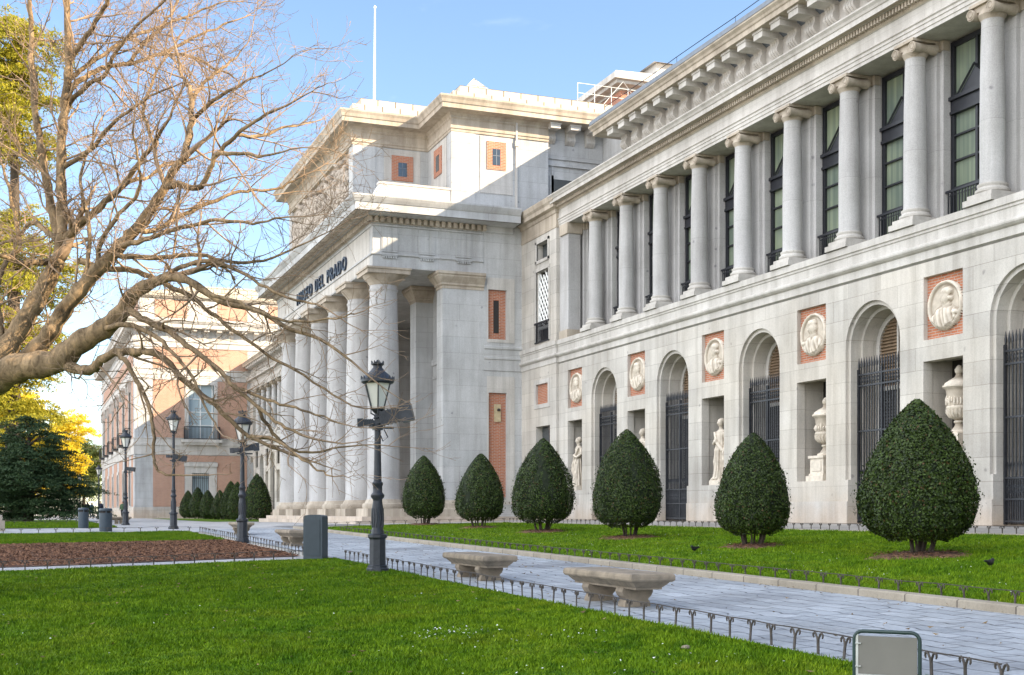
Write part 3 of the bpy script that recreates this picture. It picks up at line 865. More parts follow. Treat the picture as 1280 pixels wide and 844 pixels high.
t_me = bpy.data.meshes.new_from_object(tmp_.evaluated_get(bpy.context.evaluated_depsgraph_get()))
bpy.data.objects.remove(tmp_)
xs_ = [v.co.x for v in t_me.vertices]; ys_ = [v.co.y for v in t_me.vertices]
for v in t_me.vertices:                                      # letters run towards the viewer along the west front
    u = (v.co.x - min(xs_)) / (max(xs_) - min(xs_)); w_ = (v.co.y - min(ys_)) / (max(ys_) - min(ys_))
    v.co = (PF - .065 - v.co.z, 74.2 - 12.2 * u, 13.98 + .70 * w_)
t_me.materials.clear(); t_me.materials.append(M['letter'])
to = link("inscription", t_me, MUS); to.matrix_parent_inverse = INV

# piers, screen walls and the shadowed hall behind the columns
CAPP = [(-.1, 12.42), (.03, 12.44), (.03, 12.56), (.10, 12.62), (.10, 12.70), (.22, 12.86), (.30, 12.98), (.30, 13.05), (.36, 13.10), (.36, 13.22), (-.1, 13.228)]
BASP = [(.22, 1.47), (.22, 1.84), (.15, 1.9), (.13, 2.1), (.02, 2.26), (-.05, 2.27)]
def pier(x0, x1, y0, y1):
    b = MB(); b.box(x0, x1, y0, y1, 1.4, 12.5); o = P(b, "pier", 'portico')
    ring = [(x1, y1), (x0, y1), (x0, y0), (x1, y0)]
    c = MB(); c.sweep(ring, CAPP); P(c, "pier_capital", 'trim', o)
    c = MB(); c.sweep(ring, BASP); P(c, "pier_base", 'trim', o)
for a, b in ((P0, P0 + .9), (61.5, 62.5), (75.3, 76.3), (P1 - .9, P1)): pier(18.7, 20.8, a, b)
scr = MB(); scr.box(19.62, 24.5, P0 + .25, 62.0, 1.3, 13.24); P(scr, "screen_wall", 'portico')
scr = MB(); scr.box(19.62, 24.5, 75.8, P1 - .25, 1.3, 13.24)
P(scr, "screen_wall", 'portico')
hb = MB(); hb.box(24.0, 24.58, 62.0, 75.8, 1.3, 13.235); P(hb, "hall_back_wall", 'hall')
for y0, y1 in ((58.6, 60.2), (77.6, 79.2)):
    b = MB(); b.box(19.60, 19.7, y0, y1, 10.1, 12.5); q = P(b, "brick_window", 'brick'); d = MB(); d.box(19.585, 19.65, y0 + .55, y0 + 1.0, 10.5, 12.1); P(d, "pane", 'dark', q)
    b = MB(); b.box(19.59, 19.7, y0 - .1, y1 + .1, 1.5, 6.6); b.box(19.57, 19.7, y0 - .3, y1 + .3, 6.6, 6.9); P(b, "door_surround", 'cream')
    b = MB(); b.box(19.57, 19.7, P0 + .9 if y0 < 70 else 76.3, 61.5 if y0 < 70 else P1 - .9, 8.5, 8.62); b.box(19.54, 19.7, P0 + .9 if y0 < 70 else 76.3, 61.5 if y0 < 70 else P1 - .9, 9.2, 9.5); P(b, "string_course", 'portico')
M['wood'] = plain("dark_wood", (.10, .045, .03), .6)
for z0_, z1_ in ((5.6, 6.1), (8.4, 8.9), (10.4, 11.2)): b = MB(); b.box(23.95, 24.1, 62.6, 75.2, z0_, z1_); P(b, "dark_wood_band", 'wood')
b = MB(); b.box(23.9, 24.05, 66.4, 71.4, 1.4, 5.6); P(b, "entrance_door", 'shutter')
# south wall of the portico
sw = MB()
holed(sw, 'y', P0, 20.8, W - .05, 1.0, 16.3, [(21.03, 21.97, 10.12, 12.52, .12), (21.05, 21.98, 2.4, 7.5, .12)], 1)
P(sw, "portico_side_wall", 'portico')
sp = MB()
for x0, x1, z0, z1 in ((20.95, 22.4, 9.95, 13.1), (20.95, 22.4, 2.05, 8.3)):
    sp = MB()
    hx0, hx1, hz0, hz1 = (21.03, 21.97, 10.12, 12.52) if z0 > 9 else (21.05, 21.98, 2.4, 7.5)
    holed(sp, 'y', P0 - .03, x0, x1, z0, z1, [(hx0 - .004, hx1 + .004, hz0 - .004, hz1 + .004, .028)], 1)
    sp.quad((x0, P0 - .03, z1), (x1, P0 - .03, z1), (x1, P0, z1), (x0, P0, z1)); sp.quad((x1, P0 - .03, z0), (x1, P0, z0), (x1, P0, z1), (x1, P0 - .03, z1))
    P(sp, "smooth_panel", 'cream')
b = MB(); b.quad((21, P0 + .115, 10.1), (22, P0 + .115, 10.1), (22, P0 + .115, 12.55), (21, P0 + .115, 12.55)); q = P(b, "brick_window", 'brick')
d = MB(); d.box(21.34, 21.62, P0 + .105, P0 + .2, 10.42, 12.02); P(d, "pane", 'dark', q)
b = MB(); b.quad((21, P0 + .115, 2.3), (22, P0 + .115, 2.3), (22, P0 + .115, 7.55), (21, P0 + .115, 7.55)); P(b, "brick_panel", 'brick')
b = MB(); b.box(21.36, 21.7, P0 + .04, P0 + .11, 6.1, 6.95); q = P(b, "alarm_box", plain("beige_box", (.45, .36, .22), .5)); d = MB(); d.lathe(0, 0, [(.07, 0), (.09, .06), (.05, .12)], 12); o = d.build("camera_dome", M['dark'], q); o.location = (21.58, P0 + .0, 6.62)
s = MB(); s.sweep([(20.8, P0), (W - .1, P0)], [(-.02, 8.55), (.03, 8.57), (.03, 9.10), (.08, 9.14), (.08, 9.22), (.04, 9.25), (.04, 9.6), (.10, 9.64), (.10, 9.74), (-.02, 9.8)]); P(s, "string_course", 'portico')
b = MB(); b.box(22.44, 22.53, P0 - .10, P0 - .02, 16.5, 21.0); b.box(22.40, 22.57, P0 - .13, P0 - .01, 19.6, 19.85); P(b, "drain_pipe", 'cream')

# --- upper storey of the portico block
ub = MB()
ub.box(19.17, 24.2, P0, P1, 16.2, 20.95)
ub.box(24.2, 46, P0 + .35, P1, 0, 20.95)
ub.box(PF + .12, 19.2, 60.9, 76.9, 16.2, 20.95)
P(ub, "upper_wall", 'portico')
tr = MB(); tr.box(PF + .35, 19.17, P0 + .0, P0 + .4, 16.3, 17.22); tr.box(PF + .3, 19.17, P0 - .03, P0 + .43, 17.16, 17.26); tr.prism([(PF - .1, 16.4), (PF + .36, 16.4), (PF + .36, 17.2)], P0 + .01, P0 + .39); P(tr, "terrace_parapet", 'cream')
UC = [(-.1, 19.98), (.05, 20.02), (.05, 20.12), (.09, 20.16), (.09, 20.30), (.03, 20.32), (.03, 20.62), (.09, 20.68), (.09, 20.74), (.20, 20.88), (.70, 20.92), (.70, 21.12), (.74, 21.16), (.78, 21.30), (.84, 21.42), (.84, 21.50), (-.1, 21.72)]
ring = [(46, P1), (19.17, P1), (19.17, 76.9), (PF, 76.9), (PF, 60.9), (19.17, 60.9), (19.17, P0), (24.2, P0)]
s = MB(); s.sweep(ring, UC); P(s, "upper_cornice", 'trim')
UC2 = [p for p in UC if p[1] > 20.85]
s = MB(); s.sweep([(24.2, P0), (46, P0)], [(-.4, 20.88)] + UC2); P(s, "upper_cornice", 'trim')
s = MB(); s.box(24.1, 46, P0 + .28, P0 + .4, 19.30, 19.45); s.box(24.3, 46, P0 + .24, P0 + .4, 18.95, 19.08); s.box(24.5, 24.62, P0 + .30, P0 + .4, 16.3, 18.95); P(s, "wall_moulding", 'portico')
for k in range(3): PL("bracket", cn_me, (24.42 + 1.08 * k, P0 + .35, 3.56), rz=R_(90))
b = MB(); b.box(24.4, 27.2, P0 + .30, P0 + .4, 16.4, 18.48); q = P(b, "window_surround", 'portico'); d = MB(); d.box(24.62, 27.0, P0 + .28, P0 + .4, 16.4, 18.30); P(d, "pane", 'glass', q)
# corner strips, panels and brick windows
for q in ((PF, 16.4, 60.86, 61.75, 16.3, 20.0), (PF, 16.4, 76.05, 76.94, 16.3, 20.0), (PF + .02, PF + .2, 61.7, 76.1, 20.0, 20.3), (19.13, 20.35, P0 - .04, P0 + .5, 16.3, 20.0)):
    cs_ = MB(); cs_.box(*q); P(cs_, "corner_strip", 'portico')
for q in ((16.85, 18.75, 60.875, 60.95, 17.6, 19.95), (20.6, 22.3, P0 - .025, P0 + .05, 17.2, 19.95), (19.145, 19.3, 57.9, 60.3, 17.3, 19.95)):
    pn = MB(); pn.box(*q); P(pn, "smooth_panel", 'cream')
def brick_window(axis, c, u0, u1, z0, z1):
    b = MB()
    if axis == 'y':
        b.box(u0, u1, c - .03, c + .04, z0, z1); q = P(b, "brick_window", 'brick')
        d = MB(); w_ = (u1 - u0); d.box(u0 + .3 * w_, u1 - .3 * w_, c - .04, c, z0 + .22, z1 - .35); P(d, "pane", 'glass', q)
        d = MB(); um = (u0 + u1) / 2; d.box(um - .012, um + .012, c - .05, c - .03, z0 + .22, z1 - .35); d.box(u0 + .3 * w_, u1 - .3 * w_, c - .05, c - .03, (z0 + z1) / 2 - .012, (z0 + z1) / 2 + .012); P(d, "glazing_bar", 'lead', q)
    else:
        b.box(c - .03, c + .04, u0, u1, z0, z1); q = P(b, "brick_window", 'brick')
        d = MB(); w_ = (u1 - u0); d.box(c - .04, c, u0 + .3 * w_, u1 - .3 * w_, z0 + .22, z1 - .35); P(d, "pane", 'glass', q)
brick_window('y', 60.86, 17.24, 18.36, 18.40, 19.66)
brick_window('y', P0 - .03, 20.94, 21.93, 18.36, 19.72)
brick_window('x', 19.13, 58.55, 59.75, 18.36, 19.72)
# relief on the west face of the attic
def relief_mesh():
    rng = np.random.RandomState(11)
    ny, nz = 380, 92
    Yv, Zv = np.meshgrid(np.linspace(61.75, 76.05, ny), np.linspace(17.15, 20.0, nz))
    H = np.zeros_like(Yv)
    def ell(cy, cz, a, b, h, rot=0):
        dy, dz = Yv - cy, Zv - cz
        c_, s_ = math.cos(rot), math.sin(rot)
        u, v = dy * c_ + dz * s_, -dy * s_ + dz * c_
        return np.clip(1 - (u / a) ** 2 - (v / b) ** 2, 0, 1) ** .5 * h
    y = 62.2
    while y < 75.8:
        top = 19.55 + rng.uniform(-.5, .22); hh = rng.uniform(.8, 1)
        for e in (ell(y, top, .15, .19, .34), ell(y + rng.uniform(-.05, .05), top - .62, .30, .46, .30), ell(y + rng.uniform(-.12, .12), top - 1.45, .34, .75, .26, rng.uniform(-.15, .15)),
                  ell(y + .32, top - .55, .10, .45, .24, rng.uniform(-1.1, .3)), ell(y - .32, top - .60, .10, .45, .24, rng.uniform(-.3, 1.1)), ell(y + rng.uniform(-.3, .3), 17.5, .2, .42, .24, rng.uniform(-.4, .4))):
            H = np.maximum(H, e * hh)
        y += rng.uniform(.52, .85)
    H = H + (H > .03) * (.035 * np.sin(22 * Yv + 7 * Zv + 3 * np.sin(5 * Zv)) + .02 * np.sin(47 * Yv - 20 * Zv))
    v = np.stack([PF + .11 - 1.25 * np.maximum(H, 0), Yv, Zv], -1).reshape(-1, 3)
    i = np.arange(ny * nz).reshape(nz, ny)
    f = np.stack([i[:-1, :-1], i[1:, :-1], i[1:, 1:], i[:-1, 1:]], -1).reshape(-1, 4)
    return fast_mesh("attic_relief", v, f, M['relief'], True)
o = link("attic_relief", relief_mesh(), MUS); o.matrix_parent_inverse = INV
# stepped slab roofs
rf = MB()
rf.box(PF + .0, 20.5, 60.95, 76.85, 21.6, 22.06); rf.box(PF + .55, 20.5, 61.5, 76.3, 22.06, 22.55); rf.box(17.0, 26, 63.0, 75, 22.5, 22.7)
rf.box(19.3, 46, P0 + .25, P1 - .25, 21.6, 22.06); rf.box(19.85, 46, P0 + .8, P1 - .8, 22.06, 22.56)
P(rf, "slab_roof", 'slab_roof')
sk = MB(); a, b, c_, d_ = (20.2, 59.4, 22.5), (23.0, 59.4, 22.5), (23.0, 62.2, 22.5), (20.2, 62.2, 22.5); ap = (21.6, 60.8, 24.05)
for p_, q_ in ((a, b), (b, c_), (c_, d_), (d_, a)): sk.poly([p_, q_, ap])
P(sk, "skylight", 'slab_roof')
rl = MB()
for x in np.arange(26.2, 30.0, .95): rl.tube([(x, P0 + .9, 22.4), (x, P0 + .9, 23.5)], .016, 5)
for z in (23.0, 23.5): rl.tube([(26.2, P0 + .9, z), (30.0, P0 + .9, z)], .014, 5)
rl.tube([(27.6, P0 + .95, 22.5), (28.8, P0 + .95, 23.9), (29.4, P0 + .95, 23.2)], .014, 5)
P(rl, "roof_railing", 'white')
# brick lantern tower behind
tw = MB(); tw.box(32.0, 46, 64.8, 77, 20, 26.0); P(tw, "lantern_wall", 'brick')
s = MB(); s.sweep([(46.0, 77.0), (32.0, 77.0), (32.0, 64.8), (46.0, 64.8)], [(-.1, 25.95), (.1, 26.0), (.12, 26.1), (.5, 26.2), (.55, 26.35), (.72, 26.4), (.72, 26.75), (.6, 26.85), (-.2, 26.9)]); P(s, "lantern_cornice", 'cream')
tw = MB()
a, b, c_, d_ = (31.4, 64.2), (46.6, 64.2), (46.6, 77.6), (31.4, 77.6)
e_, f_, g_, h_ = (36.2, 68.4), (42, 68.4), (42, 73.4), (36.2, 73.4)
for p_, q_, r_, t_ in ((a, b, f_, e_), (b, c_, g_, f_), (c_, d_, h_, g_), (d_, a, e_, h_)): tw.quad((*p_, 26.85), (*q_, 26.85), (*r_, 28.6), (*t_, 28.6))
tw.box(36.2, 42, 68.4, 73.4, 28.5, 29.3)
for p_, q_ in (((35.9, 68.1), (42.3, 68.1)), ((42.3, 68.1), (42.3, 73.7)), ((42.3, 73.7), (35.9, 73.7)), ((35.9, 73.7), (35.9, 68.1))): tw.poly([(*p_, 29.25), (*q_, 29.25), (39.1, 70.9, 30.1)])
P(tw, "lantern_roof", 'cream')
for x in np.arange(33, 45, 2.4): b = MB(); b.box(x, x + 1.1, 64.74, 64.9, 23.2, 25.0); P(b, "lantern_window", 'cream')

# ------------------------------------------------------------------ far gallery (beyond the portico)
fg = MB()
FA = [88 + 6 * k for k in range(9)]
for c in FA:
    o = arch_line(c, RI, Z0, ZS, 12)
    for (ya, za), (yb, zb) in zip(o[1:-1], o[2:-1]): fg.quad((W, ya, za), (W, yb, zb), (W, yb, ZT), (W, ya, ZT))
    fg.strip([(W, y, z) for y, z in o], [(W + 1.0, y, z) for y, z in o])
    nxt = c + 6
    holed(fg, 'x', W, c + RI, nxt - RI, Z0, ZT, [(c + 2.23, c + 3.77, ZSILL, 5.8, .8), (c + 2.23, c + 3.77, 6.38, 8.1, .14)], 1)
holed(fg, 'x', W, 80.7, 88 - RI, Z0, ZT, [], 1)
fg.box(W + .81, W + 1.0, 81, 142, ZSILL, 8.2); P(fg, "ground_floor_wall", 'ashlar')
fc = MB(); fc.box(W + 1.02, 45, 80.7, 137.05, 0, 9.5); fc.box(W + 1.6, 45, 80.7, 137.05, 9.5, 17); P(fc, "inner_wall", 'granite')
for c in FA: PL("iron_gate", gate_me, (W + .36, c, 0))
s = MB(); s.sweep([(W, 137.02), (W, 80.7)], STRING); P(s, "string_course", 'cream')
s = MB(); s.sweep([(W, 137.02), (W, 80.7)], ENT); s.box(W + .01, W + 1.7, 80.7, 137.02, 14.79, 16.3); P(s, "entablature", 'cream')
s = MB(); s.box(W + .1, 44, 80.72, 137.02, 16.3, 17.5); P(s, "attic_wall", 'cream')
s = MB(); s.sweep([(W + .1, 137.02), (W + .1, 80.8)], CORN); P(s, "roof_cornice", 'trim')
for k in range(22): PL("bracket", cn_me, (W + .1, 114.5 + k, 0))
for k in range(9):
    y = 109.5 + 3 * k; column_at(COLX, y); q = PL("pilaster", pil_me, (PX, y, 0)); link("pilaster_cap", pc_me, q); link("pilaster_base", pb_me, q)
    w_ = PL("gallery_window", wf_me, (W + 1.16, y + 1.5, 0)); link("pane", wg_me, w_)
b = MB(); b.box(W + .0, W + 1.5, 135.2, 137.02, 9.5, 14.8); P(b, "end_pilaster", 'ashlar')

# ------------------------------------------------------------------ far pavilion
VX, VY, VY1 = 10.82, 137.0, 196.0
VR = 46.0
pv = MB()
holed(pv, 'y', VY, VX, VR, .6, 22.0, [(16.75, 18.5, 2.2, 5.82, .45), (16.2, 19.2, 9.6, 15.35, .5)], 1)
pv.box(VX, VR, VY + .6, VY1, .6, 22.0) if False else None
wins = [(141.2 + 9.3 * k) for k in range(6)]
holed(pv, 'x', VX, VY, VY1, .6, 22.0, [(y + .2, y + 2.8, 9.6, 14.9, .45) for y in wins] + [(y + .4, y + 2.6, 2.4, 6.2, .45) for y in wins], 1)
pv.quad((VX, VY, 22), (VR, VY, 22), (VR, VY1, 22), (VX, VY1, 22)); pv.quad((VX, VY1, .6), (VR, VY1, .6), (VR, VY1, 22), (VX, VY1, 22))
P(pv, "pavilion_wall", 'portico')
def south_brick(x0, x1, z0, z1): bk = MB(); bk.box(x0, x1, VY - .035, VY + .05, z0, z1); P(bk, "brick_facing", 'pale_brick')
def west_brick(y0, y1, z0, z1): bk = MB(); bk.box(VX - .035, VX + .05, y0, y1, z0, z1); P(bk, "brick_facing", 'pale_brick')
for a, b_ in ((12.7, 15.95), (19.35, 22.55)):
    south_brick(a, b_, 2.25, 7.75); south_brick(a, b_, 9.6, 15.7)
south_brick(15.95, 19.35, 7.05, 7.75)
south_brick(12.7, 22.6, 16.95, 19.15)
for k, y in enumerate(wins):
    y0 = VY + 1.6 if k == 0 else wins[k - 1] + 3.3
    west_brick(y0, y - .35, 2.25, 7.75); west_brick(y0, y - .35, 9.6, 18.9); west_brick(y - .35, y + 3.3, 16.4, 18.9)
b = MB(); b.box(VX - .1, 23.2, VY - .1, VY + .2, .6, 2.2); P(b, "plinth", 'ashlar'); b = MB(); b.box(VX - .09, VX + .2, VY + .2, VY1, .6, 2.19); P(b, "plinth", 'ashlar')
ringp = [(VX, VY1), (VX, VY), (VR, VY)]
for prof, nm in (([(-.1, 7.78), (.08, 7.80), (.08, 8.7), (.16, 8.75), (.16, 9.0), (.10, 9.03), (.10, 9.45), (.16, 9.5), (-.1, 9.56)], "string_course"),
                 ([(-.1, 15.74), (.06, 15.76), (.06, 16.2), (.12, 16.25), (.12, 16.8), (.2, 16.86), (.2, 16.92), (-.1, 16.96)], "upper_band"),
                 ([(-.1, 19.15), (.10, 19.2), (.10, 19.7), (.2, 19.8), (.2, 20.15), (.05, 20.2), (.05, 20.35), (-.1, 20.36)], "pavilion_frieze"),
                 ([(-.1, 21.1), (.05, 21.12), (1.0, 21.2), (1.0, 21.6), (1.08, 21.65), (1.25, 21.9), (1.25, 22.05), (-.3, 22.25)], "pavilion_cornice")):
    s = MB(); s.sweep([(VX, VY1), (VX, VY), (23.0 if nm == "string_course" else VR, VY)], prof); P(s, nm, 'cream')
for k in range(16): PL("bracket", cn_me, (11.6 + 1.32 * k, VY, 3.86), rz=R_(90))
for k in range(16): PL("bracket", cn_me, (VX, VY + 1 + 1.6 * k, 3.86))
b = MB(); b.box(VX + .6, VR, VY + .6, VY1 - .6, 22.0, 24.7); P(b, "pavilion_attic", 'cream')
for x0, x1 in ((12.95, 16.3), (19.5, 22.7), (25, 29)): b = MB(); b.box(x0, x1, VY + .55, VY + .65, 22.45, 24.3); P(b, "attic_brick_panel", 'pale_brick')
for k in range(7): b = MB(); b.box(VX + .55, VX + .65, VY + 3 + 8 * k, VY + 8.5 + 8 * k, 22.45, 24.3); P(b, "attic_brick_panel", 'pale_brick')
s = MB(); s.sweep([(VX + .6, VY1), (VX + .6, VY + .6), (VR, VY + .6)], [(-.1, 24.4), (.1, 24.45), (.35, 24.7), (.4, 24.9), (-.1, 25.0)]); s.prism([(VX + .3, 24.9), (VX + 6, 26.0), (VR, 26.2), (VR, 24.9)], VY + .8, VY1); P(s, "pavilion_roof", 'slab_roof')
# windows, hoods and balconies of the pavilion
b = MB()
for q in ((16.05, 16.72, 2.2, 6.55), (18.53, 19.32, 2.2, 6.55), (16.72, 18.53, 5.85, 6.55)): b.box(q[0], q[1], VY - .10, VY + .1, q[2], q[3])
b.box(15.9, 19.4, VY - .25, VY + .1, 6.55, 6.98); o = P(b, "window_surround", 'cream')
d = MB(); d.box(16.7, 18.55, VY + .40, VY + .5, 2.2, 5.9); P(d, "pane", 'paleglass', o)
d = MB()
for k in range(9): d.box(16.75 + k * .21, 16.79 + k * .21, VY + .05, VY + .09, 2.2, 5.85)
d.box(16.72, 18.53, VY + .04, VY + .10, 5.3, 5.36); P(d, "window_bars", 'iron', o)
b = MB(); b.box(15.95, 16.352, VY - .08, VY + .1, 9.57, 15.7); b.box(19.048, 19.4, VY - .08, VY + .1, 9.57, 15.7); b.box(16.35, 19.05, VY - .078, VY + .1, 15.3, 15.698); o = P(b, "window_surround", 'cream')
d = MB(); d.box(16.2, 19.2, VY + .42, VY + .5, 9.5, 15.4); P(d, "pane", 'paleglass', o)
d = MB()
for x in (16.4, 17.65, 18.9): d.box(x - .06, x + .06, VY + .34, VY + .42, 9.5, 15.35)
for z in (11, 12.4, 13.8): d.box(16.3, 19.1, VY + .35, VY + .42, z - .04, z + .04)
P(d, "window_frame", 'white', o)
b = MB(); b.box(15.6, 19.8, VY - .75, VY - .1, 9.1, 9.42); b.box(15.9, 19.5, VY - .6, VY - .1, 8.85, 9.1); o = P(b, "balcony", 'cream')
d = MB()
for k in range(27): x = 15.9 + k * .14; d.box(x - .02, x + .02, VY - .7, VY - .66, 9.42, 10.75)
d.box(15.85, 19.6, VY - .72, VY - .64, 10.72, 10.8); d.box(15.85, 19.6, VY - .72, VY - .64, 9.5, 9.55)
for x in (15.88, 19.57): d.box(x - .03, x + .03, VY - .7, VY, 9.42, 10.78); d.box(x - .02, x + .02, VY - .68, VY, 10.72, 10.78)
P(d, "balcony_railing", 'iron', o)
wsu = MB(); wsu.box(-.1, .1, -.2, .2, 9.57, 15.2); wsu.box(-.1, .1, 2.8, 3.2, 9.57, 15.2); wsu.box(-.14, .1, -.3, 3.3, 15.1, 15.6); wsu.box(-.5, .1, -.5, 3.5, 15.6, 15.9); wsu.box(-.4, .05, -.4, 0, 14.6, 15.6); wsu.box(-.4, .05, 3.0, 3.4, 14.6, 15.6)
wsu_me = wsu.mesh("window_surround", M['cream']); wsu = MB(); wsu.box(-.1, .1, 0, .4, 2.2, 6.6); wsu.box(-.1, .1, 2.6, 3.0, 2.2, 6.6); wsu.box(-.1, .1, 0, 3.0, 6.2, 6.6)
wsl_me = wsu.mesh("window_surround", M['cream'])
wpa = MB(); wpa.box(.40, .44, .1, 2.9, 9.5, 15.0); wpa_me = wpa.mesh("pane", M['glass'])
wpa = MB(); wpa.box(.40, .44, .2, 2.8, 2.3, 6.3); wpl_me = wpa.mesh("pane", M['glass'])
wba = MB(); wba.box(-.7, 0, -.2, 3.2, 9.2, 9.42)
for k in range(22): wba.box(-.68, -.64, -.1 + k * .15, -.06 + k * .15, 9.42, 10.7)
wba.box(-.7, -.62, -.15, 3.15, 10.7, 10.78)
for yy in (-.13, 3.1): wba.box(-.68, 0, yy - .03, yy + .03, 10.68, 10.76); wba.box(-.4, -.36, yy - .02, yy + .02, 9.42, 10.7)
wba_me = wba.mesh("balcony", M['iron'])
for y in wins:
    o = PL("window_surround", wsu_me, (VX, y, 0)); link("pane", wpa_me, o); link("balcony", wba_me, o); o = PL("window_surround", wsl_me, (VX, y, 0)); link("pane", wpl_me, o)

# flagpole on the attic roof
fp = thing("flagpole", "tall thin white flagpole standing on the attic roof above the portico", "flagpole", (17.2, 64.1, 22.55))
b = MB(); b.tube([(0, 0, 0), (0, 0, .35)], [.16, .16], 10); b.build("pole_foot", M['lead'], fp)
b = MB(); b.tube([(0, 0, .3), (.02, 0, 3), (.04, 0, 5.7)], [.075, .06, .04], 10); b.build("pole", M['white'], fp)
b = MB(); b.lathe(.04, 0, [(.02, 5.68), (.07, 5.74), (.07, 5.79), (.01, 5.86)], 10); b.build("finial", M['white'], fp)
# ------------------------------------------------------------------ ground, lawns, paths
def terrain(name, x0, x1, y0, y1, off, mat, parent=None, kind='structure', edge=None):
    xs = np.unique(np.concatenate([[x0, x1], np.arange(math.ceil(x0 * 2) / 2, x1, .5)]))
    ys = np.unique(np.concatenate([[y0, y1], np.arange(math.ceil(y0 * 2) / 2, y1, .5)]))
    X, Y = np.meshgrid(xs, ys)
    if edge is not None: X = X + edge(X, Y)
    Z = gz(X, Y) + off
    ny, nx = X.shape
    i = np.arange(nx * ny).reshape(ny, nx)
    f = np.stack([i[:-1, :-1], i[:-1, 1:], i[1:, 1:], i[1:, :-1]], -1).reshape(-1, 4)
    me = fast_mesh(name, np.stack([X, Y, Z], -1).reshape(-1, 3), f, M[mat], True)
    return tag(link(name, me), kind=kind)
def ground_sheet():
    xs = np.concatenate([[-3000, -900, -300, -120, -60], np.arange(-34, 28.01, .5), [45, 120, 400, 1200, 3000]])
    ys = np.concatenate([[-400, -120, -40], np.arange(-10, 150.01, .5), [170, 200, 260, 400, 900, 2000, 4500]])
    X, Y = np.meshgrid(xs, ys); Z = gz(X, Y)
    ny, nx = X.shape; i = np.arange(nx * ny).reshape(ny, nx)
    f = np.stack([i[:-1, :-1], i[:-1, 1:], i[1:, 1:], i[1:, :-1]], -1).reshape(-1, 4)
    tag(link("ground", fast_mesh("ground", np.stack([X, Y, Z], -1).reshape(-1, 3), f, M['ground'], True)), kind='structure')
ground_sheet()
terrain("lawn", -7, 6.42, -8, 27.15, .03, 'lawn')                    # foreground
terrain("lawn", -7, 5.9, 39.2, 48.9, .03, 'lawn')                    # strip behind the bed
terrain("lawn", 10.62, 19.95, -8, 51.8, .03, 'lawn')                  # in front of the wall
terrain("lawn", -12, 3.9, 57.6, 112, .03, 'lawn')                     # beyond the cross path
terrain("lawn", 11.8, 20, 85.5, 130, .03, 'lawn')                     # by the far gallery
terrain("mulch_bed", -7, 5.9, 28.35, 39.2, .035, 'mulch')
terrain("path", 6.42, 10.36, -8, 53, .02, 'path')
terrain("paving", -7, 6.42, 27.15, 28.35, .02, 'plaza')
terrain("cross_path", -30, 6.42, 48.9, 57.6, .02, 'plaza')
terrain("plaza", 6.42, 14.2, 53, 85.5, .02, 'plaza')
terrain("plaza", 3.9, 11.8, 85.5, 142, .02, 'plaza')
terrain("plaza", 3.9, 6.42, 57.6, 85.5, .02, 'plaza')
terrain("pavement", 20.2, 22.9, -8, 57, .03, 'walk')
terrain("paving", 10.36, 20.2, 51.8, 57, .02, 'plaza')
def kerb_line(pts, w, h, name):
    mb = MB(); rows = []
    for (x, y), (nx_, ny_) in pts:
        z = g(x, y)
        rows.append([(x - nx_ * w / 2, y - ny_ * w / 2, z - .05), (x - nx_ * w / 2, y - ny_ * w / 2, z + h - .015), (x - nx_ * (w / 2 - .015), y - ny_ * (w / 2 - .015), z + h), (x + nx_ * (w / 2 - .015), y + ny_ * (w / 2 - .015), z + h), (x + nx_ * w / 2, y + ny_ * w / 2, z + h - .015), (x + nx_ * w / 2, y + ny_ * w / 2, z - .05)])
    for a, b in zip(rows, rows[1:]): mb.strip(a, b)
    mb.poly(rows[0]); mb.poly(rows[-1])
    return tag(mb.build(name, M['kerb']), kind='structure')
kerb_line([((10.48, y), (1, 0)) for y in np.arange(-8, 51.9, .5)], .24, .115, "kerb")
kerb_line([((20.07, y), (1, 0)) for y in np.arange(-8, 52, .5)], .2, .05, "kerb")
kerb_line([((x, 51.9), (0, 1)) for x in np.arange(10.5, 20.2, .5)], .2, .06, "kerb")
kerb_line([((x, 49.0), (0, 1)) for x in np.arange(-7, 6, .5)], .14, .045, "kerb")
kerb_line([((x, 27.2), (0, 1)) for x in np.arange(-7, 6.4, .5)], .12, .035, "kerb")

# blades of grass, daisies, fallen leaves
def grass(name, x0, x1, y0, y1, n, h0, h1, seed, wfun=None):
    rng = np.random.RandomState(seed)
    X = rng.uniform(x0, x1, n); Y = rng.uniform(y0, y1, n)
    if wfun is not None:
        k = rng.uniform(0, 1, n) < wfun(X, Y); X, Y = X[k], Y[k]
    # keep only what the lawn can show from about here
    n = len(X)
    tuft = np.sin(X * 2.1 + 1.7 * np.sin(Y * 1.3)) * np.sin(Y * 1.9 + np.sin(X * 2.7))
    H = rng.uniform(h0, h1, n) * (1 + .35 * tuft)
    A = rng.uniform(0, 2 * np.pi, n); B = rng.uniform(0, 2 * np.pi, n)
    wd = rng.uniform(.0035, .0075, n) * (1 + Y / 45)
    lean = rng.uniform(.15, .9, n) * H
    Z = gz(X, Y) + .028
    a = np.stack([X - np.cos(A) * wd, Y - np.sin(A) * wd, Z], -1); b = np.stack([X + np.cos(A) * wd, Y + np.sin(A) * wd, Z], -1)
    c = np.stack([X + np.cos(B) * lean, Y + np.sin(B) * lean, Z + H], -1)
    v = np.stack([a, b, c], 1).reshape(-1, 3)
    f = np.arange(n * 3).reshape(-1, 3)
    return tag(link(name, fast_mesh(name, v, f, M['blade'])), kind='stuff')
inv = lambda X, Y: np.clip(14.0 / np.maximum(Y, 6), .25, 1) ** 1.5
o = grass("grass", -2.2, 6.40, 7, 27.1, 460000, .022, .048, 1, inv)
tag(o, "bright green mown grass on the foreground lawn with a few daisies", "grass")
o = grass("grass", 10.64, 19.9, 8, 51.7, 440000, .028, .058, 2, inv)
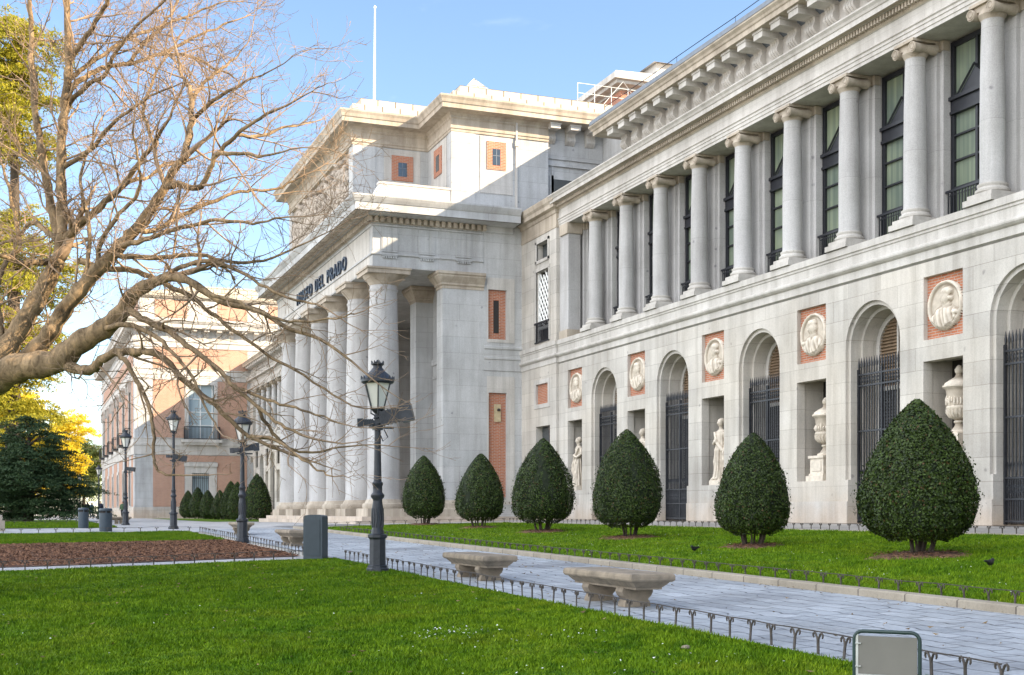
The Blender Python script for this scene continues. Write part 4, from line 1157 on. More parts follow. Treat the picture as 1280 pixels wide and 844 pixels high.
tag(o, "green grass on the long lawn with the row of clipped bushes", "grass")
o = grass("grass", -2.2, 5.85, 39.25, 48.85, 60000, .04, .075, 3)
tag(o, "thin bright green grass strip behind the bark mulch bed", "grass")
o = grass("grass", -3, 3.85, 57.7, 85, 60000, .04, .09, 4)
tag(o, "green grass of the far lawn in front of the dark cedar", "grass")
m, nt, b = new_mat("daisy_petals"); b.inputs["Base Color"].default_value = (.75, .75, .70, 1)
M['daisy'] = m
def daisies(spots, seed, name, label):
    rng = np.random.RandomState(seed); v = []; f = []
    for cx, cy, sx, sy, n in spots:
        for _ in range(n):
            x = rng.normal(cx, sx); y = rng.normal(cy, sy); z = g(x, y) + rng.uniform(.040, .065); r = rng.uniform(.006, .011)
            tx_, ty_ = rng.normal(0, .35, 2); k = len(v)
            for i in range(6):
                a = i * math.pi / 3
                v.append((x + r * math.cos(a), y + r * math.sin(a), z + r * (tx_ * math.cos(a) + ty_ * math.sin(a))))
            f.append(tuple(range(k, k + 6)))
    fm = fast_mesh(name, np.array(v), np.array(f), M['daisy'])
    tag(link(name, fm), label, "flowers", kind='stuff')
daisies([(4.2, 12.6, .30, .30, 80), (3.9, 11.4, .5, .4, 30), (5.2, 11.6, .4, .5, 35), (1.0, 15, 1.2, 2, 25), (4.5, 16, 1.5, 3, 50), (3.4, 9.6, .8, .5, 20), (5.4, 9.4, .4, .4, 25)], 5, "daisies", "white daisies sprinkled over the foreground lawn")
daisies([(13.2, 26, 1.6, 6, 160), (14, 16, 1.8, 3, 110), (12, 20, .8, 5, 80), (15, 40, 2, 6, 140), (12.6, 36, .7, 6, 100)], 6, "daisies", "white daisies sprinkled over the lawn below the bushes")
def leaf_litter(name, x0, x1, y0, y1, n, size, mat, seed, label, lift=.05, cat="leaves"):
    rng = np.random.RandomState(seed)
    X = rng.uniform(x0, x1, n); Y = rng.uniform(y0, y1, n); Z = gz(X, Y) + lift + rng.uniform(0, .02, n)
    A = rng.uniform(0, 6.283, n); s_ = size * rng.uniform(.5, 1.3, n); tz = rng.uniform(-.4, .4, (n, 2))
    c_, d_ = np.cos(A), np.sin(A)
    def pt(u, w): return np.stack([X + (u * c_ - w * d_) * s_, Y + (u * d_ + w * c_) * s_, Z + (u * tz[:, 0] + w * tz[:, 1]) * s_ + .3 * s_ * (abs(u))], -1)
    v = np.stack([pt(-1, 0), pt(0, -.5), pt(1, 0), pt(0, .5)], 1).reshape(-1, 3)
    tag(link(name, fast_mesh(name, v, np.arange(4 * n).reshape(-1, 4), M[mat])), label, cat, kind='stuff')
M['chip'] = leaf_mat("bark_chips", (.045, .020, .012), (.27, .135, .075), .8, .2)
M['dryleaf'] = leaf_mat("dry_leaves", (.10, .06, .03), (.28, .20, .10), .8, .2)
leaf_litter("bark_chips", -2, 5.85, 28.4, 39.1, 26000, .042, 'chip', 8, "loose brown bark chips covering the mulch bed", .045, "bark chips")
leaf_litter("fallen_leaves", -1.5, 6.3, 8, 26, 130, .032, 'dryleaf', 9, "a few dry brown leaves fallen on the foreground lawn", .07)

leaf_litter("fallen_leaves", 6.5, 10.3, 7, 40, 160, .03, 'dryleaf', 14, "scattered dry leaves lying on the blue grey path", .035)
leaf_litter("fallen_leaves", 9.95, 10.34, 7, 40, 220, .022, 'dryleaf', 15, "dry leaf crumbs gathered along the kerb of the path", .032)
LIMBS = [
 [(-1.22,21.41,2.7,0.2828),(-0.81,21.07,3.43,0.259),(-0.34,20.71,3.78,0.2356),(0.0,20.39,3.91,0.2126),(0.45,20.04,3.96,0.1899),(0.78,19.73,4.23,0.1676),(1.1,19.43,4.41,0.1457),(1.31,19.17,4.6,0.1242),(1.5,18.91,4.88,0.103),(1.73,18.65,5.0,0.0822)],
 [(1.73,18.65,5.0,0.0725),(1.89,18.42,5.04,0.065),(2.15,18.16,4.98,0.0576),(2.44,17.89,4.74,0.0504),(2.62,17.65,4.6,0.0432),(3.02,17.34,4.47,0.0362),(3.36,17.04,4.21,0.0293),(3.74,16.74,4.04,0.0225),(4.1,16.43,3.72,0.0158)],
 [(-1.22,21.41,2.7,0.199),(-0.7,21.29,3.58,0.1867),(-0.35,21.25,4.13,0.1743),(-0.09,21.24,4.54,0.1618),(0.14,21.23,4.97,0.1491),(0.36,21.24,5.39,0.1364),(0.5,21.27,5.73,0.1235)],
 [(0.5,21.27,5.73,0.0859),(0.53,21.38,6.07,0.0804),(0.43,21.54,6.55,0.0748),(0.35,21.69,6.97,0.0692),(0.27,21.84,7.58,0.0634),(0.18,21.99,8.14,0.0577),(0.14,22.13,8.77,0.0518),(0.11,22.26,9.41,0.0459),(0.09,22.39,10.11,0.0399),(0.08,22.51,10.83,0.0338)],
 [(0.5,21.27,5.73,0.0913),(0.57,21.3,6.25,0.0862),(0.56,21.37,6.84,0.081),(0.56,21.43,7.44,0.0758),(0.59,21.48,8.04,0.0706),(0.64,21.52,8.55,0.0653),(0.68,21.56,9.05,0.0601),(0.66,21.63,9.52,0.0548),(0.65,21.69,10.07,0.0494),(0.61,21.77,10.74,0.044)],
 [(0.67,21.64,9.0,0.0493),(0.82,21.41,9.21,0.0446),(0.98,21.17,9.4,0.0399),(1.14,20.94,9.66,0.0353),(1.29,20.7,9.91,0.0308),(1.4,20.49,10.35,0.0263)],
 [(0.61,21.77,8.54,0.0495),(0.84,21.88,8.82,0.0458),(1.09,21.98,9.04,0.042),(1.38,22.07,9.21,0.0382),(1.77,22.12,9.34,0.0342),(2.15,22.17,9.54,0.0302),(2.51,22.23,9.77,0.0261),(2.88,22.29,10.04,0.022),(3.34,22.31,10.31,0.0177)],
 [(0.66,21.75,8.36,0.044),(0.91,21.5,8.6,0.0398),(1.2,21.23,8.74,0.0357),(1.29,21.04,8.91,0.0316),(1.42,20.84,9.09,0.0275),(1.59,20.62,9.32,0.0235),(1.85,20.36,9.51,0.0196),(2.15,20.09,9.78,0.0157)],
 [(-0.06,20.63,3.97,0.1444),(0.25,20.45,4.27,0.1347),(0.45,20.3,4.58,0.125),(0.7,20.14,4.96,0.1154),(1.02,19.95,5.34,0.1059),(1.35,19.76,5.71,0.0964),(1.54,19.62,5.92,0.087),(1.79,19.46,6.26,0.0777),(1.96,19.33,6.56,0.0684),(2.07,19.22,6.78,0.0591),(2.19,19.11,6.91,0.0499)],
 [(2.19,19.11,6.91,0.0549),(2.3,19.24,7.28,0.0484),(2.36,19.39,7.69,0.0417),(2.36,19.56,8.1,0.0348),(2.27,19.77,8.4,0.0279),(2.22,19.96,8.77,0.0208)],
 [(1.95,19.2,6.53,0.0549),(2.14,18.98,6.54,0.0496),(2.36,18.74,6.44,0.0443),(2.49,18.53,6.6,0.039),(2.6,18.34,6.85,0.0339),(2.79,18.11,7.05,0.0288),(3.04,17.86,7.24,0.0238),(3.3,17.6,7.35,0.0189)],
 [(0.6,21.24,6.05,0.0698),(0.83,20.99,6.27,0.0632),(1.08,20.74,6.46,0.0567),(1.31,20.5,6.67,0.0503),(1.48,20.28,6.82,0.044),(1.68,20.05,7.13,0.0377),(1.85,19.83,7.33,0.0316),(1.96,19.63,7.53,0.0255)],
 [(0.57,21.24,5.92,0.0537),(0.36,21.73,6.26,0.0451),(0.12,22.22,6.48,0.0362),(-0.19,22.75,6.29,0.0269),(-0.64,23.33,6.24,0.0173)],
 [(0.5,21.27,5.73,0.0645),(0.23,21.05,5.63,0.0529),(-0.06,20.85,5.55,0.0417),(-0.34,20.63,5.63,0.0308),(-0.78,20.49,5.79,0.0202)],
 [(0.45,20.0,3.96,0.0858),(0.72,19.74,3.85,0.0797),(0.95,19.5,3.81,0.0737),(1.05,19.3,3.93,0.0677),(1.23,19.08,4.02,0.0618),(1.53,18.8,4.02,0.056),(1.79,18.54,3.95,0.0503),(2.1,18.27,3.59,0.0447),(2.42,17.99,3.29,0.0392),(2.64,17.75,3.03,0.0337),(2.91,17.48,2.75,0.0284),(3.24,17.2,2.56,0.0231)],
 [(1.27,18.61,3.96,0.0382),(1.4,18.45,3.71,0.0348),(1.55,18.29,3.39,0.0313),(1.64,18.15,3.13,0.0279),(1.67,18.03,2.81,0.0245),(1.67,17.92,2.47,0.0212),(1.7,17.8,2.29,0.0179),(1.85,17.63,2.2,0.0146),(2.05,17.45,2.21,0.0114)],
 [(1.41,18.99,4.67,0.0538),(1.56,18.74,4.49,0.0495),(1.91,18.41,4.29,0.0453),(2.09,18.15,4.08,0.0411),(2.25,17.89,3.93,0.0371),(2.55,17.59,3.64,0.0331),(2.68,17.34,3.41,0.0291),(2.95,17.05,3.13,0.0253),(3.2,16.76,2.88,0.0215),(3.44,16.48,2.71,0.0178)],
 [(2.69,17.41,3.42,0.0277),(2.98,17.03,3.25,0.0228),(3.28,16.64,3.11,0.0179),(3.58,16.26,2.98,0.0133),(3.86,15.88,2.84,0.0087)],
 [(2.86,17.13,2.73,0.0274),(3.14,16.75,2.66,0.0225),(3.36,16.4,2.44,0.0177),(3.56,16.05,2.24,0.0131),(3.68,15.74,2.15,0.0086)],
 [(2.99,17.3,3.15,0.0277),(3.19,17.3,2.8,0.0241),(3.41,17.3,2.59,0.0205),(3.74,17.26,2.53,0.0169),(4.12,17.2,2.6,0.0132),(4.46,17.15,2.65,0.0095)],
 [(0.82,20.72,5.64,0.0526),(1.19,20.34,5.47,0.048),(1.55,19.96,5.4,0.0434),(1.85,19.6,5.23,0.039),(2.31,19.18,4.92,0.0346),(2.57,18.84,4.64,0.0303),(2.94,18.46,4.29,0.0262),(3.33,18.07,3.92,0.0221),(3.72,17.68,3.64,0.0181),(4.14,17.28,3.28,0.0142)],
 [(1.34,19.66,5.69,0.0454),(1.66,19.25,5.73,0.0398),(1.98,18.83,5.81,0.0343),(2.31,18.42,5.84,0.029),(2.64,18.0,5.83,0.0238),(2.97,17.59,5.72,0.0188),(3.28,17.18,5.75,0.0139)],
 [(1.52,19.37,5.86,0.04),(1.91,19.47,5.97,0.0362),(2.39,19.54,6.31,0.0324),(2.76,19.64,6.51,0.0285),(3.14,19.74,6.7,0.0245),(3.59,19.82,6.78,0.0203),(3.99,19.91,6.97,0.0161)],
 [(1.24,19.8,5.59,0.0457),(1.62,19.46,5.51,0.0402),(2.04,19.1,5.47,0.0348),(2.4,18.76,5.48,0.0296),(2.81,18.4,5.32,0.0244),(3.21,18.05,5.32,0.0193),(3.61,17.7,5.46,0.0143)],
 [(1.76,19.06,5.08,0.0395),(2.11,18.68,5.24,0.035),(2.4,18.31,5.3,0.0305),(2.74,17.93,5.15,0.0261),(3.07,17.55,4.88,0.0219),(3.39,17.18,4.65,0.0177),(3.7,16.81,4.53,0.0137)],
 [(0.7,20.12,4.96,0.0408),(0.89,20.31,5.39,0.037),(0.95,20.56,5.94,0.0332),(0.92,20.84,6.47,0.0292),(0.83,21.14,6.94,0.0251),(0.94,21.37,7.46,0.0208),(1.12,21.57,7.99,0.0165)],
 [(1.02,20.0,5.34,0.0408),(1.1,19.79,5.79,0.0362),(1.33,19.52,6.14,0.0317),(1.54,19.26,6.34,0.0273),(1.59,19.06,6.56,0.023),(1.54,18.9,6.87,0.0187),(1.45,18.76,7.17,0.0145)],
 [(1.97,19.41,6.58,0.0353),(1.89,19.73,7.06,0.032),(1.84,20.03,7.51,0.0286),(1.73,20.36,7.97,0.025),(1.89,20.59,8.5,0.0213),(2.1,20.79,8.97,0.0176),(2.41,20.96,9.53,0.0137)],
 [(1.27,19.9,6.52,0.0357),(1.55,20.06,6.81,0.0304),(1.8,20.23,6.91,0.0249),(2.06,20.4,7.19,0.0192),(2.44,20.51,7.33,0.0134)],
 [(-0.18,21.54,4.51,0.0537),(-0.49,22.38,4.87,0.0425),(-0.76,23.2,5.38,0.0306),(-0.98,24.0,6.2,0.0177)],
 [(-0.59,21.48,3.85,0.0532),(-0.36,21.7,4.53,0.0485),(-0.42,22.03,5.35,0.0438),(-0.22,22.25,5.93,0.0388),(-0.06,22.49,6.12,0.0337),(-0.2,22.85,6.99,0.0285),(-0.36,23.22,7.75,0.0231)],
 [(1.1,19.32,4.39,0.0445),(1.35,18.94,4.42,0.0386),(1.7,18.51,4.24,0.0328),(1.94,18.13,3.95,0.0272),(2.17,17.76,3.58,0.0217),(2.29,17.43,3.17,0.0164),(2.42,17.09,2.83,0.0113)],
 [(2.4,19.89,8.03,0.0365),(2.58,20.09,8.36,0.031),(2.82,20.26,8.67,0.0254),(3.06,20.43,8.91,0.0196),(3.28,20.62,9.19,0.0137)],
 [(2.38,19.68,7.72,0.0361),(2.62,19.32,7.88,0.0299),(2.84,18.96,7.98,0.0239),(3.1,18.59,8.07,0.018),(3.25,18.27,8.08,0.0122)],
 [(2.56,18.22,6.83,0.0336),(2.83,17.79,6.74,0.026),(3.09,17.36,6.61,0.0186),(3.36,16.94,6.63,0.0114)],
 [(2.85,18.21,7.13,0.029),(3.29,18.47,7.23,0.0239),(3.61,18.77,7.47,0.0185),(3.96,19.07,7.62,0.0129)],
 [(1.64,22.12,9.3,0.0342),(1.91,22.22,9.7,0.0295),(2.25,22.31,10.12,0.0247),(2.49,22.43,10.59,0.0198),(2.65,22.58,11.05,0.0148)],
 [(2.16,22.34,9.6,0.0348),(2.59,21.75,9.43,0.0275),(2.91,21.19,9.08,0.0205),(3.18,20.65,8.8,0.0137)],
 [(0.58,21.46,7.25,0.0434),(0.95,21.01,7.43,0.0369),(1.23,20.6,7.73,0.0306),(1.5,20.2,7.89,0.0244),(1.77,19.79,8.02,0.0184),(2.07,19.37,8.09,0.0126)],
 [(0.66,21.64,8.74,0.0383),(1.11,21.76,9.17,0.0339),(1.62,21.86,9.63,0.0293),(2.02,22.01,9.88,0.0245),(2.56,22.1,10.2,0.0196),(3.12,22.18,10.56,0.0146)],
 [(2.39,17.53,4.68,0.0277),(2.73,17.18,4.55,0.0237),(3.08,16.83,4.33,0.0199),(3.38,16.5,4.23,0.016),(3.71,16.16,4.22,0.0123),(4.0,15.83,4.27,0.0087)]]
# ------------------------------------------------------------------ clipped bushes
def leaf_quads(C, N, length, width, rng, jitter=.6):
    n = len(C)
    N = N + rng.normal(0, jitter, (n, 3)); N /= np.linalg.norm(N, axis=1, keepdims=True) + 1e-9
    T = rng.normal(0, 1, (n, 3)); T -= N * np.sum(T * N, 1, keepdims=True); T /= np.linalg.norm(T, axis=1, keepdims=True) + 1e-9
    B = np.cross(N, T)
    l = length * rng.uniform(.6, 1.25, (n, 1)); w = width * rng.uniform(.7, 1.2, (n, 1))
    v = np.stack([C - T * l * .5, C + B * w * .5 + N * w * .15, C + T * l * .5, C - B * w * .5 + N * w * .15], 1).reshape(-1, 3)
    return v
def leaves_obj(name, V, mat, parent):
    return link(name, fast_mesh(name, V, np.arange(len(V)).reshape(-1, 4), M[mat]), parent)
BT = np.array([.05, .09, .14, .22, .33, .45, .58, .70, .80, .88, .94, .98, 1.0])
BR = np.array([.50, .74, .88, .97, 1.0, .955, .85, .70, .54, .37, .23, .11, .03])
def bush(loc, width, height, n, leaf, seed, label, far=False):
    rng = np.random.RandomState(seed); z0 = .20 if not far else 0
    o = thing("clipped_bush", label, "bush", loc, 0, "clipped teardrop bushes on the lawns")
    R = width / 2 * .955
    t = rng.uniform(.04, 1, n * 3); keep = rng.uniform(0, 1.05, n * 3) < np.interp(t, BT, BR) + .05; t = t[keep][:n]
    n = len(t); a = rng.uniform(0, 2 * np.pi, n)
    r = np.interp(t, BT, BR) * R
    lump = 1 + .05 * np.sin(2 * a + 1.7 * seed + 3 * t) + .035 * np.sin(3 * a + seed) * np.sin(7 * t + seed) + .03 * np.sin(7 * a + 9 * t) + .02 * np.sin(13 * a - 17 * t)
    depth = 1 - np.abs(rng.normal(0, .055, n)); depth = np.where(rng.uniform(0, 1, n) < .035, 1 + rng.uniform(.01, .10, n), depth)
    rr = r * lump * depth
    lx, ly = rng.uniform(-.07, .07, 2) * R; sx_ = rng.uniform(.96, 1.05)
    C = np.stack([rr * np.cos(a) * sx_ + lx * t, rr * np.sin(a) + ly * t, z0 + t * (height - z0) + .02 * np.sin(5 * a + seed) * (t < .3)], -1)
    slope = -np.gradient(np.interp(np.linspace(0, 1, 101), BT, BR) * R, .01 * height)
    sl = np.interp(t, np.linspace(0, 1, 101), slope)
    N = np.stack([np.cos(a), np.sin(a), np.clip(sl, -1.2, 2)], -1); N /= np.linalg.norm(N, axis=1, keepdims=True)
    V = leaf_quads(C, N, leaf, leaf * .55, rng, .55)
    leaves_obj("foliage", V, 'bush', o)
    mb = MB(); mb.lathe(0, 0, [(q * R * .90, z0 + tt * (height - z0) * .985) for tt, q in zip(BT[1:], BR[1:])], 20); mb.build("inner_growth", M['bushcore'], o)
    if not far:
        st_ = MB()
        for k in range(11):
            a0 = rng.uniform(0, 6.28); r0 = rng.uniform(.03, .20); r1 = r0 + rng.uniform(.08, .28)
            st_.tube([(r0 * math.cos(a0), r0 * math.sin(a0), -.08), ((r0 + r1) / 2 * math.cos(a0 + .1), (r0 + r1) / 2 * math.sin(a0 + .1), .22), (r1 * math.cos(a0), r1 * math.sin(a0), .62)], [.03, .024, .018], 6)
        st_.build("stems", M['dbark'], o)
    return o
def mulch_ring(x, y, r):
    mb = MB(); rows = []
    rg = random.Random(int(x * 100 + y))
    ph = [rg.uniform(0, 6) for _ in range(3)]
    for q, up in ((0.05, .11), (.5, .085), (.85, .05), (1.0, .025)):
        rows.append([(x + r * q * (1 + .1 * math.sin(3 * a + ph[0]) + .06 * math.sin(7 * a + ph[1])) * math.cos(a), y + r * q * (1 + .1 * math.sin(3 * a + ph[0]) + .06 * math.sin(7 * a + ph[1])) * math.sin(a), g(x + r * q * math.cos(a), y + r * q * math.sin(a)) + up) for a in np.linspace(0, 2 * math.pi, 37)])
    for a, b in zip(rows, rows[1:]): mb.strip(a, b, True)
    tag(mb.build("mulch_patch", M['mulch']), kind='structure')
    leaf_litter("bark_chips", x - r * .7, x + r * .7, y - r * .7, y + r * .7, 260, .03, 'chip', int(y * 10), "brown bark chips lying under a clipped bush %s" % {18: "nearest the camera", 23: "below the second niche", 29: "third from the right", 36: "fourth from the right", 42: "beside the portico wall", 50: "before the corner column"}[int(y)], .08, "bark chips")
BUSHES = [(15.07, 18.43, 2.06, 2.86, 34000, .062, "largest dark green teardrop bush, nearest the camera before the urn niche at the right"),
          (14.85, 23.6, 1.68, 2.52, 20000, .058, "narrow teardrop bush standing left of the urn on a pedestal, several bare stems showing"),
          (15.0, 29.95, 1.98, 2.92, 22000, .060, "broad teardrop bush on the lawn between two iron arch gates and a statue niche"),
          (15.15, 36.2, 1.93, 2.96, 19000, .065, "pointed teardrop bush before the draped statue in the leftmost niche"),
          (15.35, 42.6, 1.88, 2.72, 15000, .07, "round shouldered teardrop bush before the tall brick panel of the portico side"),
          (15.6, 50.1, 1.92, 2.92, 13000, .075, "teardrop bush between the corner column and the square pier of the portico")]
for k, (x, y, w_, h_, n_, lf, lab) in enumerate(BUSHES):
    bush((x, y, g(x, y)), w_, h_, n_, lf, 20 + k, lab)
    mulch_ring(x, y, w_ * .42 if k else .95)
FARB = [(15, 86.8, 2.1, 3.3, "largest of the far bushes, standing beside the leftmost portico column"), (14.6, 92.8, 1.5, 2.9, "far teardrop bush directly behind the middle lamp post"), (15, 98.6, 1.6, 3.1, "far pointed bush just left of the middle lamp post"),
        (15, 104.8, 1.45, 2.5, "low far bush under the right edge of the barred window"), (15, 111.5, 1.55, 2.6, "low far bush under the middle of the barred window"), (15, 118.4, 1.65, 3.0, "far bush before the barred window's left half"), (15, 126, 1.6, 2.8, "leftmost far bush against the brick pavilion wall")]
for k, (x, y, w_, h_, lab) in enumerate(FARB): bush((x, y, g(x, y)), w_, h_, 4500, .14, 50 + k, lab, True)

# ------------------------------------------------------------------ the bare plane tree
def bare_tree():
    rng = random.Random(4)
    base = Vector((-1.55, 21.4, 0)); base.z = g(base.x, base.y)
    t = thing("bare_tree", "big bare plane tree reaching in from the left with pale bark and dense twigs", "tree", base)
    def loc(p): return (p[0] - base.x, p[1] - base.y, p[2] - base.z)
    trunk = MB(); twigs = MB(); fine = []
    first = Vector(LIMBS[0][0][:3])
    trunk.tube([loc((base.x, base.y, base.z - .1)), loc((base.x, base.y, base.z + .25)), loc((base.x + .02, base.y + .02, base.z + 1.2)), loc((base.x + .05, base.y + .0, first.z - .6)), loc(first)], [.80, .60, .52, .50, .46], 18)
    def catmull(p, k):
        out = []
        q = [p[0]] + p + [p[-1]]
        for i in range(1, len(q) - 2):
            for s_ in range(k):
                u = s_ / k
                a, b, c, d = q[i - 1], q[i], q[i + 1], q[i + 2]
                out.append(tuple(.5 * ((2 * b[j]) + (-a[j] + c[j]) * u + (2 * a[j] - 5 * b[j] + 4 * c[j] - d[j]) * u * u + (-a[j] + 3 * b[j] - 3 * c[j] + d[j]) * u ** 3) for j in range(4)))
        out.append(p[-1]); return out
    def grow(p, d, ln, r, lev, thin=0):
        n = 5 if lev < 2 else 4
        pts = [p]; dirs = [d]
        for i in range(n):
            d = (d + Vector((rng.gauss(0, .17), rng.gauss(0, .17), rng.gauss(0, .15) + (.035 if p.z > 5 else .03)))).normalized()
            p = p + d * ln / n
            pts.append(p); dirs.append(d)
        rad = [max(r * (1 - .82 * i / n), .0028) for i in range(n + 1)]
        (twigs if lev < 2 else twigs).tube([loc(q) for q in pts], rad, 5 if lev == 0 else (4 if lev == 1 else 3), True, lev == 0)
        if lev >= 3: return
        kids = ((5, 4, 3), (4, 3, 2))[thin][lev]
        for k in range(kids):
            u = .22 + .78 * (k + rng.uniform(0, .8)) / kids
            i = min(int(u * n), n - 1); f_ = u * n - i
            q = pts[i].lerp(pts[min(i + 1, n)], min(f_, 1))
            ax = dirs[i].orthogonal().normalized(); ax.rotate(Quaternion(dirs[i], rng.uniform(0, 6.283)))
            e = dirs[i].copy(); e.rotate(Quaternion(ax, R_(rng.uniform(24, 58))))
            grow(q, e, ln * rng.uniform(.42, .68), max(r * .46, .003), lev + 1, thin)
    for li, L in enumerate(LIMBS):
        pts = catmull([tuple(p) for p in L], 4)
        if li > 2:                                           # natural wobble
            pts = [(x + rng.gauss(0, .009), y + rng.gauss(0, .015), z + rng.gauss(0, .009), r) for x, y, z, r in pts]
        pts = [(x, y, z, r * (1 + .10 * math.sin(i * 1.9 + li) * (1 if r > .05 else .3))) for i, (x, y, z, r) in enumerate(pts)]
        trunk.tube([loc(p) for p in pts], [p[3] for p in pts], 12 if pts[0][3] > .12 else 8)
        thin = 1 if LIMBS[li][-1][2] < 4.6 or min(p[2] for p in pts) < 3.6 and li > 3 else 0
        if li in (0, 2): step, start = .55, .35
        else: step, start = (.31 if thin else .33), .12
        s_ = 0; tot = sum((Vector(a[:3]) - Vector(b[:3])).length for a, b in zip(pts, pts[1:]))
        run = 0; nxt = start * tot; side = 1
        for a, b in zip(pts, pts[1:]):
            A, B = Vector(a[:3]), Vector(b[:3]); seg = (B - A).length
            while run + seg >= nxt:
                q = A.lerp(B, (nxt - run) / seg); d = (B - A).normalized()
                ax = d.orthogonal().normalized(); ax.rotate(Quaternion(d, rng.uniform(0, 6.283)))
                e = d.copy(); e.rotate(Quaternion(ax, R_(rng.uniform(28, 66))))
                u = nxt / tot
                ln = rng.uniform(.55, 1.5) * (1.1 - .35 * u) * (.72 if thin else 1)
                grow(q, e, ln, min(a[3] * .5, .022), 1 if rng.random() < .45 else 0 if a[3] > .03 else 1, thin)
                nxt += step * rng.uniform(.6, 1.4)
            run += seg
        grow(Vector(pts[-1][:3]), (Vector(pts[-1][:3]) - Vector(pts[-3][:3])).normalized(), 1.0, pts[-1][3], 0 if not thin else 1, thin)
    trunk.build("trunk", M['bark'], t, 70)
    o = twigs.build("twigs", M['twig'], t, 180)
    print("tree faces", len(twigs.f), len(trunk.f))
bare_tree()

# ------------------------------------------------------------------ evergreens and autumn trees on the left
def tree(name, label, cat, loc, clumps, mat, leaf, per, seed, trunk_h, trunk_r, droop=.25, group=None, lw=.45):
    rng = np.random.RandomState(seed)
    o = thing(name, label, cat, loc, 0, group)
    Vs = []
    for cx, cy, cz, rx, ry, rz in clumps:
        n = int(per * (rx * ry * rz) ** .6)
        sub = max(4, n // 60)
        cen = rng.normal(0, .46, (sub, 3)); cen /= np.maximum(np.linalg.norm(cen, axis=1, keepdims=True), 1) 
        idx = rng.randint(0, sub, n)
        p = cen[idx] + rng.normal(0, .15, (n, 3)) * np.array([1.3, 1.3, .55])
        r2 = np.linalg.norm(p[:, :2], axis=1)
        C = np.stack([cx + p[:, 0] * rx, cy + p[:, 1] * ry, cz + p[:, 2] * rz - droop * r2 ** 2 * rz], -1)
        N = np.tile(np.array([0, 0, 1.]), (n, 1)) + p * .5
        Vs.append(leaf_quads(C, N, leaf, leaf * lw, rng, .8))
    leaves_obj("crown", np.concatenate(Vs), mat, o)
    tb = MB(); tb.tube([(0, 0, -.2), (0, 0, trunk_h * .3), (.1, 0, trunk_h * .65), (.05, .05, trunk_h)], [trunk_r * 1.3, trunk_r, trunk_r * .7, trunk_r * .15], 10)
    for cx, cy, cz, rx, ry, rz in clumps[::2]:
        tb.tube([(0, 0, max(cz - .6, .6)), (cx * .5, cy * .5, cz - .1), (cx * .95, cy * .95, cz - .1)], [trunk_r * .35, trunk_r * .2, trunk_r * .06], 6)
    tb.build("trunk", M['dbark'], o)
    return o
rg = random.Random(3)
cl = []
H_ = 7.4                                                    # dark cedar: tiers of drooping boughs
for k in range(15):
    z = .8 + (H_ - 1.2) * k / 14; R1 = 4.0 * (1 - (z / H_) ** 2.2) + .5
    m_ = max(3, int(2.2 * R1))
    for j in range(m_):
        a = 6.283 * (j + rg.random() * .7) / m_ + k
        q = R1 * rg.uniform(.45, .85)
        cl.append((q * math.cos(a), q * math.sin(a), z + rg.uniform(-.2, .2), (.8 + .2 * R1) * rg.uniform(.8, 1.3), (.8 + .2 * R1) * rg.uniform(.8, 1.3), rg.uniform(.35, .6)))
tree("cedar_tree", "dark blue green cedar with tiers of drooping boughs at the far left", "tree", (.25, 92, 1.0), cl, 'cedar', .22, 700, 5, 6.6, .32, .5, lw=.30)
cl = []
for k in range(105):                                          # tall yellow green conifer in sunshine
    z = rg.uniform(6.5, 38); a = rg.uniform(0, 6.28)
    if 22.5 < z < 26.5 and rg.random() < .85: continue
    q = rg.uniform(.2, 4.3) * (1.0 if z < 22.5 else .72)
    cl.append((q * math.cos(a), q * math.sin(a), z, rg.uniform(1.3, 2.5), rg.uniform(1.3, 2.5), rg.uniform(.8, 1.5)))
tree("tall_conifer", "tall sunlit yellow green conifer behind the bare tree at the left edge", "tree", (-.75, 101, 1.0), cl, 'yellow', .32, 420, 6, 37, .5, .55, lw=.35)
def round_tree(x, y, h, r, mat, seed, label, name="autumn_tree", leaf=.34, per=330):
    rr = random.Random(seed); cl = []
    for k in range(22):
        a = rr.uniform(0, 6.28); zz = rr.uniform(.28, .95); q = r * rr.uniform(.1, .8) * math.sin(math.pi * min(1, zz * .92)) ** .6
        cl.append((q * math.cos(a), q * math.sin(a), h * zz, r * .36, r * .36, r * .3))
    tree(name, label, "tree", (x, y, 1.0), cl, mat, leaf, per, seed, h * .8, .3, .1, "trees beyond the pavilion", lw=.7)
GT = [(-2, 205, 19, 7, 'gold', "golden autumn tree rising behind the dark cedar's right side"), (6.0, 222, 17, 6.2, 'gold', "golden autumn tree close to the pavilion's left corner"), (-12, 215, 14, 7, 'yellow', "yellow green tree showing low behind the cedar at the left edge"),
      (1.5, 262, 17, 8, 'gold', "paler golden tree farthest back beside the pavilion corner"), (-9, 268, 19, 9, 'green', "green park tree farthest back behind the cedar"), (-22, 240, 17, 9, 'green', "green park tree just outside the left edge behind the conifer"), (12, 285, 16, 8, 'green', "far green tree hidden mostly by the pavilion corner"), (-5, 150, 7.5, 4.5, 'gold', "low golden tree glowing between the cedar boughs")]
for k, (x, y, h, r, mt_, lab) in enumerate(GT): round_tree(x, y, h, r, mt_, 70 + k, lab)
